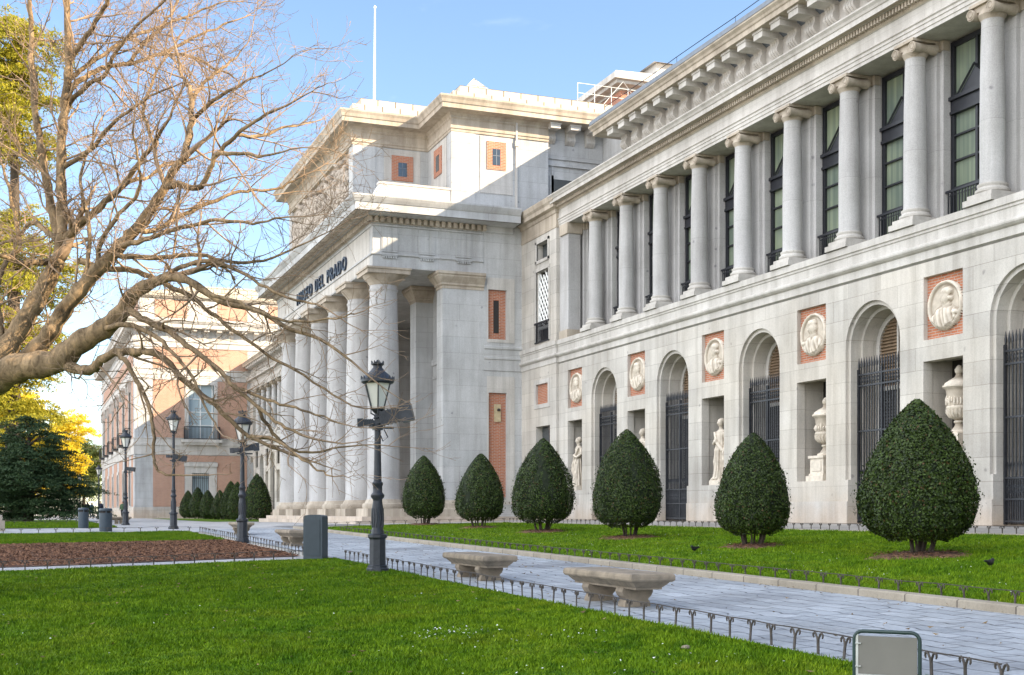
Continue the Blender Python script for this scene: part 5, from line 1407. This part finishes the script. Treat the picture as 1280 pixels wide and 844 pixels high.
# ------------------------------------------------------------------ lamp posts
def lamp(x, y, height, label, floods, rz=0):
    o = thing("street_lamp", label, "lamp post", (x, y, g(x, y) + .02), rz, "iron lamp posts along the path")
    H = height; L0 = H - 1.02                                 # foot of the lantern
    b = MB(); b.lathe(0, 0, [(.215, -.05), (.215, .07), (.19, .09), (.19, .12), (.155, .14), (.15, .60), (.16, .62), (.185, .64), (.185, .69), (.12, .71)], 8, False); b.build("base", M['lampiron'], o)
    b = MB(); b.lathe(0, 0, [(.118, .70), (.115, .76), (.10, .80), (.105, 1.18), (.085, 1.30), (.088, 1.33), (.125, 1.38), (.125, 1.42), (.09, 1.46), (.085, 1.58), (.10, 1.60), (.10, 1.64), (.075, 1.66), (.068, 1.9), (.055, L0 - .06)], 16)
    for k in range(12):
        a = k * math.pi / 6; b.tube([(.103 * math.cos(a), .103 * math.sin(a), .82), (.107 * math.cos(a + .26), .107 * math.sin(a + .26), 1.0), (.104 * math.cos(a), .104 * math.sin(a), 1.17)], .012, 5)
    b.build("pole", M['lampiron'], o)
    b = MB(); b.lathe(0, 0, [(.055, L0 - .06), (.085, L0 - .03), (.06, L0), (.05, L0 + .05), (.10, L0 + .10), (.115, L0 + .14), (.10, L0 + .15)], 16)
    for k in range(6):
        a = k * math.pi / 3 + .3
        b.tube([(.125 * math.cos(a), .125 * math.sin(a), L0 + .13), (.262 * math.cos(a), .262 * math.sin(a), L0 + .62)], .013, 5)
        b.tube([(.06 * math.cos(a), .06 * math.sin(a), L0 + .02), (.14 * math.cos(a), .14 * math.sin(a), L0 + .06), (.135 * math.cos(a), .135 * math.sin(a), L0 + .14)], .010, 5)
    b.lathe(0, 0, [(.13, L0 + .115), (.14, L0 + .13), (.135, L0 + .15)], 6, False)
    lan = b.build("lantern", M['lampiron'], o)
    b = MB(); b.lathe(0, 0, [(.115, L0 + .15), (.245, L0 + .615)], 6, False); q = b.build("glass", M['lampglass'], lan); q.rotation_euler = (0, 0, .3)
    b = MB(); b.lathe(0, 0, [(.27, L0 + .60), (.305, L0 + .63), (.305, L0 + .68), (.27, L0 + .70), (.22, L0 + .76), (.135, L0 + .83), (.085, L0 + .90), (.085, L0 + .93), (.12, L0 + .95), (.12, L0 + .97), (.05, L0 + .98)], 18)
    for k in range(18):
        a = k * math.pi / 9; b.tube([(.295 * math.cos(a), .295 * math.sin(a), L0 + .67), (.305 * math.cos(a), .305 * math.sin(a), L0 + .735)], [.022, .006], 5)
    for k in range(8):
        a = k * math.pi / 4; b.tube([(.105 * math.cos(a), .105 * math.sin(a), L0 + .96), (.115 * math.cos(a), .115 * math.sin(a), L0 + 1.02)], [.022, .006], 5)
    b.lathe(0, 0, [(.03, L0 + .96), (.045, L0 + 1.0), (.01, L0 + 1.04)], 8); b.build("lantern_roof", M['lampiron'], lan)
    for (dx, dy, dz, yaw, tilt, sc) in floods:
        b = MB(); b.box(-.05, .34, -.15, .15, -.12, .12); b.box(.34, .56, -.19, .19, -.16, .16); b.box(-.14, -.05, -.10, .10, -.08, .08)
        for k in range(5): b.box(-.02 + k * .07, .0 + k * .07, -.165, .165, -.135, .135)
        f_ = b.build("floodlight", M['lampiron'], o); f_.location = (dx, dy, dz); f_.rotation_euler = (0, tilt, yaw); f_.scale = (sc,) * 3
    if floods:
        zf = floods[0][2]
        b = MB(); b.box(-.16, .30, -.025, .025, zf - .19, zf - .15); b.box(-.08, .08, -.08, .08, zf - .22, zf - .12); b.tube([(.12, 0, zf - .2), (.2, .02, zf - .34), (.1, 0, zf - .42), (.05, 0, zf - .3)], .012, 5); b.build("bracket_arm", M['lampiron'], o)
    return o
RV = -YAW                                                    # the picture's right, as a heading
lamp(6.03, 22.23, 3.87, "nearest iron lamp post with two floodlights under its lantern, standing by the lawn's fence", [(.10, 0, 2.82, RV, -.24, 1.0), (-.10, .02, 2.74, RV + 3.3, .05, .48)])
lamp(6.02, 37.4, 3.9, "iron lamp post behind the hanging branches, at the far corner of the mulch bed", [(.08, 0, 2.80, RV + .3, -.1, .72), (-.10, 0, 2.74, RV + 3.0, .1, .45)])
lamp(5.87, 54.3, 5.0, "tall slightly leaning lamp post on the pale cross path with floodlights halfway up", [(.08, 0, 3.05, RV + .2, .25, .85), (-.08, 0, 3.05, RV + 2.9, -.1, .4)])
lamp(4.87, 67.2, 4.9, "slim lamp post in front of the pavilion's left corner, above a green jacketed walker", [(.08, 0, 2.9, RV, .1, .7)])
lamp(6.25, 118, 4.9, "distant lamp post against the pavilion's shaded west windows", [])
lamp(5.9, 150, 5.0, "distant lamp post among the people below the golden leaves", [])
lamp(4.4, 165, 5.4, "farthest lamp post with pale lantern at the cedar's right edge", [])

# ------------------------------------------------------------------ stone benches along the path
def bench(x, y, label, h=.43, ln=2.05, rz=0):
    o = thing("stone_bench", label, "bench", (x, y, g(x, y) + .015), rz, "stone benches along the path")
    b = MB()
    def ring(ox, oy, z): return [(-.30 - ox, -ln / 2 - oy, z), (.30 + ox, -ln / 2 - oy, z), (.30 + ox, ln / 2 + oy, z), (-.30 - ox, ln / 2 + oy, z)]
    rows = [ring(o_, o_, z) for o_, z in ((-.035, h), (-.008, h - .012), (0, h - .04), (0, h - .075), (-.012, h - .095), (-.03, h - .105))]
    for p, q in zip(rows, rows[1:]):
        b.strip(p + [p[0]], q + [q[0]])
    b.poly(rows[0]); b.poly(rows[-1]); b.build("seat", M['bench'], o)
    b = MB(); rows = [ring(o_, o_, z) for o_, z in ((-.05, h - .104), (-.06, h - .12), (-.10, h - .16), (-.12, h - .175), (-.12, h - .20))]
    for p, q in zip(rows, rows[1:]): b.strip(p + [p[0]], q + [q[0]])
    b.poly(rows[-1]); b.build("moulding", M['bench'], o)
    for s_ in (-1, 1):
        b = MB(); pr = [(.20, h - .19), (.215, h - .24), (.19, h - .29), (.15, h - .33), (.145, .09), (.17, .06), (.18, 0)]
        outl = [(a, z) for a, z in pr] + [(-a, z) for a, z in pr[::-1]]
        b.prism(outl, s_ * (ln / 2 - .52) - .10, s_ * (ln / 2 - .52) + .10)
        b.build("leg", M['bench'], o)
    return o
bench(7.12, 14.55, "nearest worn stone bench beside the path, behind the wire fence posts")
bench(7.10, 19.75, "second worn stone bench, between the nearest bench and the lamp post", .42)
bench(6.95, 34.6, "stone bench standing behind the slate panel bin near the mulch bed", .44, 2.1)
bench(7.2, 45.0, "farthest stone bench on the path, half hidden by the branch shaded lamp post", .44, 2.0)
bench(4.9, 72.5, "low pale stone bench at the foot of the slim lamp post", .42, 1.3, R_(90))

# ------------------------------------------------------------------ litter bins, block, sign
def rounded_slab(w_, d_, h_):
    mb = MB(); n = 10; top = []
    pr = [(-w_ / 2, 0)] + [(-w_ / 2 + .04 - .04 * math.cos(a), h_ - .05 - .0 + .04 * math.sin(a)) for a in np.linspace(0, math.pi / 2, 5)] + [(x, h_ - .01 + .018 * (1 - (x / (w_ / 2 - .04)) ** 2)) for x in np.linspace(-w_ / 2 + .05, w_ / 2 - .05, 7)] + [(w_ / 2 - .04 + .04 * math.cos(a), h_ - .05 + .04 * math.sin(a)) for a in np.linspace(math.pi / 2, 0, 5)] + [(w_ / 2, 0)]
    mb.prism(pr, -d_ / 2, d_ / 2); return mb
o = thing("litter_bin", "slate grey flat litter bin with rounded top where the lawn meets the path", "litter bin", (5.93, 27.0, g(5.93, 27.0) + .03), -YAW - .25)
rounded_slab(.44, .32, .96).build("body", M['bin'], o)
b = MB(); b.box(-.17, .17, -.172, -.150, .08, .86); b.build("door", plain("slate_bin_door", (.036, .05, .063), .42, var=.1), o)
b = MB(); b.box(-.20, .20, -.14, .14, -.06, .01); b.build("foot", M['iron'], o)
def round_bin(x, y, r, h, label):
    o = thing("litter_bin", label, "litter bin", (x, y, g(x, y) + .02), -YAW, "round litter bins on the cross path")
    b = MB(); b.lathe(0, 0, [(r * .94, 0), (r * .97, .04), (r, h * .80), (r * .97, h * .80)], 24); b.build("body", M['bin'], o)
    b = MB(); b.lathe(0, 0, [(r * .80, h * .78), (r * .80, h * .91)], 20); b.build("slot", M['dark'], o)
    b = MB(); b.lathe(0, 0, [(r * .98, h * .89), (r * 1.02, h * .91), (r * 1.02, h * .96), (r * .9, h), (.02, h * 1.01)], 24)
    for k in range(4):
        a = k * math.pi / 2 + .4; b.tube([(r * .93 * math.cos(a), r * .93 * math.sin(a), h * .78), (r * .93 * math.cos(a), r * .93 * math.sin(a), h * .92)], .02, 5)
    b.build("lid", M['bin'], o)
round_bin(2.98, 51.43, .25, .90, "round slate grey litter bin with dark slot, the right and nearer of two")
round_bin(2.40, 57.3, .22, .88, "round slate grey litter bin at the far lawn's edge, the left and farther of two")
o = thing("stone_block", "pale weathered stone block on the cross path cut by the left picture edge", "stone block", (-1.15, 53.4, g(-1.15, 53.4) + .02), .1)
b = MB(); b.box(-.55, .42, -.3, .3, 0, .42); b.build("base", M['cream'], o)
b = MB(); b.box(-.50, .33, -.27, .27, .42, .64); b.build("top_block", M['cream'], o)

o = thing("lawn_sign", "blank grey back of a small lawn sign in a dark green tube frame", "sign", (5.91, 7.57, g(5.91, 7.57)), 0)
dx, dy = (6.07 - 5.75) / 2, (7.40 - 7.74) / 2
o.rotation_euler = (0, 0, math.atan2(dy, dx)); hw = math.hypot(dx, dy)
fr_ = [(-hw, 0, -.1), (-hw, 0, .36)] + [(-hw + .06 - .06 * math.cos(a), 0, .37 + .06 * math.sin(a)) for a in np.linspace(0, math.pi / 2, 6)] + [(hw - .06 + .06 * math.cos(a), 0, .37 + .06 * math.sin(a)) for a in np.linspace(math.pi / 2, 0, 6)] + [(hw, 0, .36), (hw, 0, -.1)]
b = MB(); b.tube(fr_, .014, 10); b.build("frame", plain("dark_green_tube", (.018, .038, .034), .35, var=.15), o)
b = MB(); b.box(-hw + .03, hw - .018, -.006, .006, .115, .395); b.build("board", plain("grey_board", (.16, .148, .128), .55, var=.08, scale=3), o)
b = MB(); b.box(-hw + .014, hw - .012, -.009, .009, .10, .114); b.box(-hw + .012, -hw + .03, -.010, .010, .10, .41)
for z in (.17, .34): b.tube([(-hw + .01, -.02, z), (-hw + .05, -.012, z)], .006, 6)
b.build("edging", plain("pale_metal", (.45, .45, .43), .4, .5), o)

# ------------------------------------------------------------------ low lawn fences of curled iron posts
fp_ = MB()
fp_.box(-.006, .006, -.013, .013, -.12, .15)
for s_ in (-1, 1):
    pts = [(0, 0, .11), (0, s_ * .012, .15), (0, s_ * .030, .185), (0, s_ * .048, .195), (0, s_ * .062, .183), (0, s_ * .064, .163), (0, s_ * .056, .150)]
    fp_.tube(pts, [.010, .010, .010, .010, .010, .009, .007], 6)
fpost = fp_.mesh("post", M['rail'])
rgf = random.Random(12)
def fence(label, pts, spacing, jitter=.01):
    P_ = [Vector((x, y, 0)) for x, y in pts]
    o = thing("lawn_fence", label, "fence", (P_[0].x, P_[0].y, g(P_[0].x, P_[0].y)), 0, "low iron lawn fences")
    base = Vector(o.location)
    rail = MB(); line = []
    for a, b in zip(P_, P_[1:]):
        ln = (b - a).length; n = max(1, round(ln / spacing)); ang = math.atan2(b.y - a.y, b.x - a.x)
        for k in range(n + (1 if b is P_[-1] else 0)):
            q = a.lerp(b, k / n); z = g(q.x, q.y) + .02
            line.append((q.x - base.x, q.y - base.y, z + .197 - base.z + rgf.gauss(0, .004)))
            po = link("post", fpost, o, (q.x - base.x, q.y - base.y, z - base.z + rgf.uniform(-.008, .004)))
            po.rotation_euler = (rgf.gauss(0, .035), rgf.gauss(0, .05), ang - math.pi / 2 + rgf.gauss(0, .06))
    rail.tube(line, .0065, 5); rail.build("rail", M['rail'], o)
fence("low curled iron fence between the foreground lawn and the path, running past the benches", [(6.50, 7.05), (6.50, 26.6)], .37)
fence("low curled iron fence along the far kerb of the path, below the clipped bushes", [(10.82, 6.5), (10.82, 45.0)], .42)
fence("low curled iron fence at the foot of the museum wall, behind the clipped bushes", [(20.02, 12), (20.02, 51.6)], .42)
fence("low curled iron fence along the front of the paved strip before the mulch bed", [(5.9, 27.25), (-2.5, 27.25)], .42)
fence("low curled iron fence on the mulch bed's right side, running back to the cross path", [(6.12, 28.4), (6.25, 48.9)], .45)
fence("low curled iron fence behind the thin grass strip, along the pale cross path", [(5.9, 49.15), (-2.5, 49.15)], .62)
fence("low curled iron fence on the far lawn in front of the dark cedar", [(3.6, 70.0), (-4, 70.0)], .5)
fence("low curled iron fence before the portico end of the bush lawn", [(11.2, 51.7), (19.8, 51.7)], .5)

# ------------------------------------------------------------------ statues and urns in the niches
def blob(parts, voxel, name, mat, smooth_it=2):
    """one continuous skin round ellipsoids and tapering tubes"""
    mb = MB()
    for p in parts:
        if p[0] == 'e':
            _, c, r = p
            prof = [(math.sin(a) * 1.0, -math.cos(a)) for a in np.linspace(.08, math.pi - .08, 12)]
            n = 16; k = len(mb.v)
            pts = [(c[0] + r[0] * q * math.cos(2 * math.pi * i / n), c[1] + r[1] * q * math.sin(2 * math.pi * i / n), c[2] + r[2] * z) for q, z in prof for i in range(n)]
            f = [(j * n + i, j * n + (i + 1) % n, (j + 1) * n + (i + 1) % n, (j + 1) * n + i) for j in range(len(prof) - 1) for i in range(n)]
            f += [tuple(range(n - 1, -1, -1)), tuple((len(prof) - 1) * n + i for i in range(n))]
            mb.add(pts, f, True)
        elif p[0] == 't':
            mb.tube(p[1], p[2], 12)
        elif p[0] == 'm':
            mb.add(p[1], p[2], True)
    me = mb.mesh("tmp", mat)
    o = bpy.data.objects.new("tmp", me); COL.objects.link(o)
    r = o.modifiers.new("r", 'REMESH'); r.mode = 'VOXEL'; r.voxel_size = voxel
    if smooth_it:
        s_ = o.modifiers.new("s", 'SMOOTH'); s_.iterations = smooth_it; s_.factor = .5
    dg = bpy.context.evaluated_depsgraph_get()
    out = bpy.data.meshes.new_from_object(o.evaluated_get(dg))
    out.name = name
    bpy.data.objects.remove(o); bpy.data.meshes.remove(me)
    out.materials.clear(); out.materials.append(mat)
    out.polygons.foreach_set("use_smooth", [True] * len(out.polygons))
    return out
def robe(rows, n=64, fold=.06, ph=0):
    """stacked outlines: (z, cx, cy, rx, ry, fold strength)"""
    v = []; f = []
    for j, (z, cx, cy, rx, ry, fs) in enumerate(rows):
        for i in range(n):
            a = 2 * math.pi * i / n
            k = 1 + fs * (math.sin(9 * a + ph + 1.1 * z) * .6 + .4 * math.sin(15 * a - 2.0 * z + ph))
            v.append((cx + rx * k * math.cos(a), cy + ry * k * math.sin(a), z))
    for j in range(len(rows) - 1):
        for i in range(n): f.append((j * n + i, j * n + (i + 1) % n, (j + 1) * n + (i + 1) % n, (j + 1) * n + i))
    f += [tuple(range(n - 1, -1, -1)), tuple((len(rows) - 1) * n + i for i in range(n))]
    return ('m', v, f)
def statue(y, variant, label, dx=.35):
    x = W + dx
    o = thing("niche_statue", label, "statue", (x, y, ZSILL), 0, "marble statues in the wall niches")
    b = MB(); b.box(-.29, .36, -.36, .36, 0, .17); b.box(-.26, .31, -.33, .33, .17, .22); b.build("plinth", M['marble'], o)
    s_ = 1 if variant == 0 else -1
    H = 2.34                                                 # faces -X
    z0 = .2
    parts = [robe([(z0, -.02, 0, .27, .31, .16), (z0 + .35, -.02, s_ * .01, .22, .27, .2), (z0 + .75, -.03, s_ * .03, .20, .25, .2), (z0 + 1.05, -.04, s_ * .05, .21, .27, .14), (z0 + 1.25, -.02, s_ * .03, .17, .215, .08), (z0 + 1.42, -.01, 0, .165, .225, .06), (z0 + 1.62, 0, -s_ * .01, .16, .255, .05), (z0 + 1.74, 0, -s_ * .01, .12, .23, .03), (z0 + 1.80, 0, 0, .08, .11, 0)]),
             ('t', [(0, 0, z0 + 1.74), (-.01, 0, z0 + 1.95)], [.085, .075]),
             ('e', (-.03, s_ * .01, z0 + 2.03), (.125, .105, .155)), ('e', (.03, 0, z0 + 2.08), (.13, .12, .13)), ('e', (.10, 0, z0 + 2.03), (.08, .08, .08)), ('t', [(-.14, s_ * .01, z0 + 2.05), (-.175, s_ * .01, z0 + 1.99), (-.14, s_ * .01, z0 + 1.98)], [.015, .026, .02]),
             ('t', [(0, s_ * .24, z0 + 1.68), (.02, s_ * .32, z0 + 1.40), (-.06, s_ * .36, z0 + 1.12), (-.14, s_ * .38, z0 + .98)], [.085, .072, .058, .045]), ('e', (-.16, s_ * .385, z0 + .93), (.045, .035, .075)),
             ('t', [(0, -s_ * .24, z0 + 1.68), (-.04, -s_ * .32, z0 + 1.42), (-.20, -s_ * .18, z0 + 1.28), (-.25, -s_ * .05, z0 + 1.34)], [.085, .072, .058, .045]), ('e', (-.26, 0, z0 + 1.37), (.04, .06, .05)),
             ('t', [(-.12, s_ * .36, z0 + 1.02), (-.10, s_ * .40, z0 + .7), (-.06, s_ * .36, z0 + .42)], [.06, .10, .05]), ('t', [(-.14, -s_ * .22, z0 + 1.7), (-.20, s_ * .02, z0 + 1.32), (-.12, s_ * .30, z0 + 1.02)], [.05, .06, .08]),
             ('t', [(-.10, -s_ * .10, z0 + .95), (-.17, -s_ * .10, z0 + .62), (-.10, -s_ * .09, z0 + .1)], [.11, .095, .09]), ('e', (-.26, -s_ * .10, z0 + .03), (.11, .05, .05)), ('e', (-.24, s_ * .12, z0 + .03), (.10, .05, .05))]
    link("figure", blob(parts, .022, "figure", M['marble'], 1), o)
    return o
statue(51.17, 0, "pale draped statue with an arm held away, in the leftmost niche beside the portico corner", .28)
statue(45, 1, "pale draped statue partly hidden behind the broad bush, in the niche between two gates", .30)
statue(39, 1, "pale draped statue with bent arm, in the niche right of the second iron gate")
def urn(y, label, tall):
    x = W + .55
    o = thing("stone_urn", label, "urn", (x, y, ZSILL), 0, "stone urns in the wall niches")
    b = MB(); b.box(-.45, .45, -.45, .45, 0, .17); b.box(-.38, .38, -.38, .38, .17, .24); b.box(-.35, .35, -.35, .35, .24, .72); b.box(-.40, .40, -.40, .40, .72, .80); b.box(-.37, -.355, -.24, .24, .32, .64); b.build("pedestal", M['marble'], o)
    z = .80 if not tall else 1.15
    if tall:
        b = MB(); b.box(-.33, .33, -.33, .33, .80, 1.15); b.build("pedestal_block", M['marble'], o)
    b = MB(); b.lathe(0, 0, [(.27, z), (.28, z + .05), (.20, z + .09), (.12, z + .2), (.10, z + .26), (.14, z + .30), (.14, z + .33), (.11, z + .36), (.22, z + .42), (.31, z + .54), (.33, z + .66), (.345, z + .68), (.345, z + .72), (.32, z + .74), (.315, z + .95), (.335, z + 1.12), (.36, z + 1.2), (.43, z + 1.25), (.43, z + 1.29), (.36, z + 1.32)], 36)
    rr = random.Random(int(y))
    for k in range(26):                                       # carved frieze round the belly
        a = k * 2 * math.pi / 26; q = .325; zz = z + .86 + rr.uniform(-.02, .05); hgt = rr.uniform(.06, .13)
        b.tube([(q * math.cos(a), q * math.sin(a), zz - hgt), (q * 1.04 * math.cos(a + rr.uniform(-.1, .1)), q * 1.04 * math.sin(a), zz), (q * math.cos(a), q * math.sin(a), zz + hgt)], [.022, .034, .016], 6)
    for k in range(20):
        a = k * math.pi / 10; b.tube([(.24 * math.cos(a), .24 * math.sin(a), z + .43), (.325 * math.cos(a), .325 * math.sin(a), z + .55), (.335 * math.cos(a), .335 * math.sin(a), z + .65)], [.02, .03, .02], 5)
    b.build("bowl", M['marble'], o)
    b = MB(); b.lathe(0, 0, [(.40, z + 1.29), (.37, z + 1.36), (.24, z + 1.45), (.12, z + 1.52), (.08, z + 1.60), (.11, z + 1.66), (.12, z + 1.72), (.07, z + 1.80), (.03, z + 1.84)], 28)
    b.build("lid", M['marble'], o)
urn(33, "carved stone urn on a square pedestal, in the niche left of the largest bush", False)
o = urn(27, "taller carved stone urn partly hidden behind the largest bush's right side", True)

# ------------------------------------------------------------------ birds, stones
M['blackbird'] = plain("black_feathers", (.012, .012, .014), .5, var=.2)
def bird(x, y, rz, label):
    o = thing("blackbird", label, "bird", (x, y, g(x, y) + .045), rz, "blackbirds on the lawn")
    link("body", blob([('e', (0, 0, .075), (.085, .045, .048)), ('e', (.075, 0, .115), (.034, .030, .032)), ('t', [(.04, 0, .09), (.07, 0, .11)], [.036, .03]), ('t', [(-.06, 0, .085), (-.13, 0, .10), (-.19, 0, .105)], [.03, .02, .012]), ('t', [(.10, 0, .113), (.135, 0, .108)], [.011, .004])], .010, "body", M['blackbird'], 1), o)
    b = MB()
    for s_ in (-1, 1): b.tube([(0, s_ * .02, .04), (.005, s_ * .022, -.03)], .004, 5)
    b.build("legs", M['dbark'], o)
bird(13.15, 23.15, R_(200), "black bird pecking on the lawn left of the narrow bush stems")
bird(14.03, 15.46, R_(20), "black bird on the lawn below the largest bush, at the right edge")
b = MB(); b.lathe(0, 0, [(.03, 0), (.045, .012), (.036, .03), (.012, .038)], 9, True, 1, .7, lambda a, z: 1 + .15 * math.sin(3 * a) + .1 * math.sin(5 * a))
o = b.build("small_stone", M['bench']); o.location = (5.67, 10.13, g(5.67, 10.13) + .03); tag(o, "small pale stone lying in the foreground grass near the fence", "stone")

# ------------------------------------------------------------------ people far off by the pavilion
M['skin'] = plain("skin", (.45, .27, .19), .5, var=.05)
def person(x, y, rz, label, top, legs, hair, h=1.70, stride=.18):
    o = thing("person", label, "person", (x, y, g(x, y) + .02), rz, "visitors near the pavilion")
    k = h / 1.7
    hip, sh = .90 * k, 1.40 * k
    def leg(s_, st_): return [(0, s_ * .09, hip), (st_ * .5 + .02, s_ * .095, .48 * k), (st_ - .02, s_ * .10, .07 * k)]
    def arm(s_, st_): return [(0, s_ * .19, sh), (-.01 + st_ * .3, s_ * .235, 1.12 * k), (.07 + st_, s_ * .22, .88 * k)]
    parts = [('e', (0, 0, 1.58 * k), (.095, .075, .115)), ('t', [(0, 0, 1.38 * k), (0, 0, 1.50 * k)], [.06, .052]), ('e', (.01, 0, 1.22 * k), (.11, .16, .22)), ('e', (0, 0, .98 * k), (.11, .15, .14)), ('t', [(.09, 0, 1.58 * k), (.112, 0, 1.555 * k)], [.014, .018])]
    for s_, st_ in ((1, stride), (-1, -stride)):
        parts += [('t', leg(s_, st_), [.085, .058, .040]), ('t', arm(s_, -st_ * .7), [.052, .043, .030]), ('e', (st_ + .05, s_ * .10, .04), (.13, .045, .04)), ('e', (.09 - st_ * .7, s_ * .215, .82 * k), (.04, .022, .07))]
    link("body", blob(parts, .022, "body", M['skin'], 1), o)
    jk = [('e', (.01, 0, 1.22 * k), (.135, .19, .25)), ('e', (0, 0, .98 * k), (.135, .18, .16)), ('t', [(0, -.17, sh - .01), (0, 0, sh + .03), (0, .17, sh - .01)], [.075, .08, .075])]
    for s_, st_ in ((1, stride), (-1, -stride)): jk.append(('t', arm(s_, -st_ * .7), [.072, .060, .045]))
    link("jacket", blob(jk, .025, "jacket", top, 1), o)
    tr_ = []
    for s_, st_ in ((1, stride), (-1, -stride)): tr_.append(('t', leg(s_, st_), [.108, .078, .062]))
    link("trousers", blob(tr_, .025, "trousers", legs, 1), o)
    link("hair", blob([('e', (-.02, 0, 1.62 * k), (.105, .088, .10)), ('e', (-.05, 0, 1.55 * k), (.07, .075, .09))], .02, "hair", hair, 1), o)
dkb = plain("navy_cloth", (.012, .016, .035), .8); blu = plain("blue_cloth", (.04, .10, .20), .8); grn = plain("green_cloth", (.06, .10, .05), .8); blk = plain("black_cloth", (.012, .012, .014), .8); den = plain("denim", (.05, .07, .11), .8)
hr = plain("brown_hair", (.05, .03, .02), .6); hb = plain("red_brown_hair", (.16, .06, .03), .6)
person(9.35, 133.2, R_(250), "person in a green jacket and dark trousers walking beside the slim lamp post", grn, blk, hb, 1.72)
person(6.3, 141, R_(80), "person in a navy coat standing just right of the left bin", dkb, blk, hr, 1.74, .05)
person(6.85, 143, R_(120), "person in a light blue jacket beside the one in navy", blu, den, hr, 1.66, .12)
person(7.55, 139, R_(260), "person in dark clothes nearest the pavilion wall, tallest of the group", dkb, den, hr, 1.82, .12)
